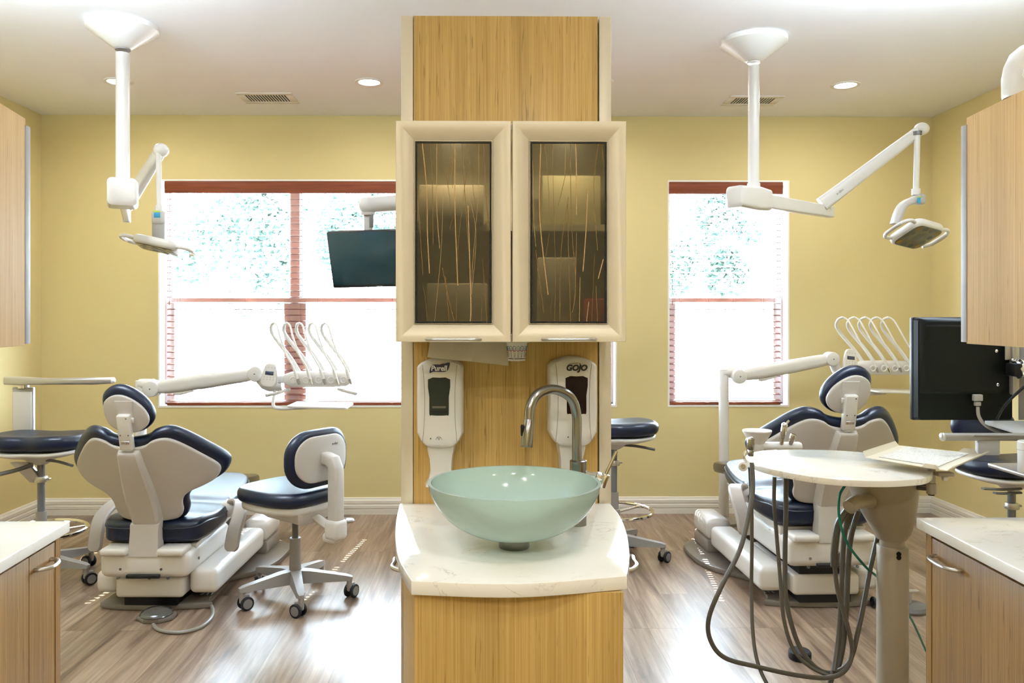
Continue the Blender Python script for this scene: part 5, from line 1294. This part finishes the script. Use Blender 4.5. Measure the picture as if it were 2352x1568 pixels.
M().bx(q3(2320, 0).x, q3(2338, 0).x+.10, -.045, -.04, q3(0, 964).z, q3(0, 790).z, .003).build('back_plate', GREYTRIM, t)
# cables
k = M().box(q3(2245, 913, Yn-.045), (.030, .016, .022), .003).box(q3(2245, 927, Yn-.045), (.018, .014, .014), .002); k.build('plug', LGREY, t)
o = M().tube([at(2246, 934, Yn-.045), at(2248, 955, Yn-.045), at(2262, 975, Yn-.05), at(2290, 990, Yn-.06), at(2330, 999, Yn-.06), at(2400, 1004, Yn-.06)], .0055, 10, 6).build('monitor_cable', LGREY); tag(o, 'grey cable curving down from the back of the black monitor', 'cable')
o = M().tube([at(2290, 962, Yn-.08), at(2305, 935, Yn-.11), at(2330, 908, Yn-.12), at(2370, 875, Yn-.13), at(2420, 850, Yn-.10)], .0045, 8, 6).build('black_cable', BLACK); tag(o, 'black cable running up from the monitor at the right edge', 'cable')
# keyboard shelf
t = thing('keyboard_shelf', 'silver keyboard shelf under the black monitor with a rounded grey front bar', 'shelf', tuple(at(2300, 985, Yn-.1)))
q4 = lambda px, py, Y: at(px, py, Y)-Vector(t.location)
M().loft([[q4(2262, 966, Yn-.08), q4(2262, 974, Yn-.08), q4(2262, 974, Yn+.12), q4(2262, 966, Yn+.12)], [q4(2352, 966, Yn-.08), q4(2352, 1002, Yn-.14), q4(2352, 990, Yn+.12), q4(2352, 966, Yn+.12)], [q4(2470, 966, Yn-.08), q4(2470, 1010, Yn-.14), q4(2470, 1000, Yn+.12), q4(2470, 966, Yn+.12)]]).build('shelf_body', mat('silver_plastic', (.48, .48, .47), .3, .3), t)
M().tube([q4(2164, 1003, Yn-.16), q4(2180, 1003, Yn-.16), q4(2290, 1003, Yn-.15), q4(2420, 1004, Yn-.14)], .0125, 14, 3).build('front_bar', GREY, t)
M().ball(q4(2165, 1003, Yn-.16), .0145, (.6, 1, 1)).build('bar_cap', ALU, t)
M().loft([[q4(2230, 1006, Yn-.15), q4(2238, 1000, Yn-.17), q4(2238, 1000, Yn-.05), q4(2230, 1006, Yn-.07)], [q4(2420, 1012, Yn-.15), q4(2420, 1000, Yn-.17), q4(2420, 1000, Yn-.05), q4(2420, 1012, Yn-.07)]]).build('under_shelf', ALU, t)
o = M().lathe([(0, 0), (.03, 0), (.032, .004), (.032, .066), (.030, .068), (.033, .070), (.033, .092), (.03, .095), (0, .095)], (0, 0, 0), 32).build('canister', WHITE)
cc = at(2366, 1086, 2.35); o.location = cc; tag(o, 'white lidded canister cut off by the right edge, below the keyboard shelf', 'canister')
o = M().bx(-.20, .20, -.12, .12, -.014, -.0005, .004).build('equipment_shelf', ALU); o.location = (cc.x+.18, 2.40, cc.z); tag(o, 'narrow metal shelf under the canister at the right edge', 'shelf')

# ================================================================== LIGHTS OUTSIDE THE FRAME: DOWNLIGHTS AND ADDED UPLIGHTS
def room_light(x, y, pw, label):
    t = thing('recessed_downlight', label, 'ceiling light', (x, y, ZC), 0, 'recessed ceiling downlights')
    M().lathe([(.066, .0), (.066, -.004), (.072, -.007), (.086, -.005), (.088, 0)], seg=32, cap=False).build('trim_ring', ENAMEL, t)
    M().lathe([(0, -.003), (.066, -.003), (.066, -.001), (0, -.001)], seg=24).build('lens', LENS, t)
    area('bulb', (0, 0, -.012), .13, pw, (1, .96, .90), parent=t)
for x, y, pw, l_ in ((-1.6, 2.9, 8, 'downlight over the left chair, above the frame'), (1.6, 2.9, 6, 'downlight over the right chair, above the frame'),
                 (.45, .75, 9, 'downlight before the basin, above the frame'), (-.6, .3, 9, 'downlight left of the basin, above the frame'),
                 (-1.6, -.6, 17, 'downlight behind the camera, left'), (1.6, -.6, 17, 'downlight behind the camera, right'), (0, -1.2, 28, 'downlight behind the camera, middle')):
    room_light(x, y, pw, l_)

for x in (-1.7, 1.7):  # unseen uplights added to brighten the ceiling
    t = thing('added_uplight', 'added unseen uplight over the %s half of the room' % ('left' if x < 0 else 'right'), 'added light', (x*1.1, 2.75, 2.68), 0, 'added uplights')
    M().prism([(-.09, .04), (-.07, 0), (.07, 0), (.09, .04)], -.55, .55, 0, frame((0, 1, 0), (0, 0, 1), (1, 0, 0))).build('housing', ENAMEL, t)
    for q in (-.45, .45): M().cyl((q, 0, .04), (q, 0, ZC-2.68), .003, seg=8).build('suspension_wire', CHROME, t)
    area('tube', (0, 0, .045), 1.05, 215, (.76, .88, 1), (pi, 0, 0), t, 'RECTANGLE', .12)
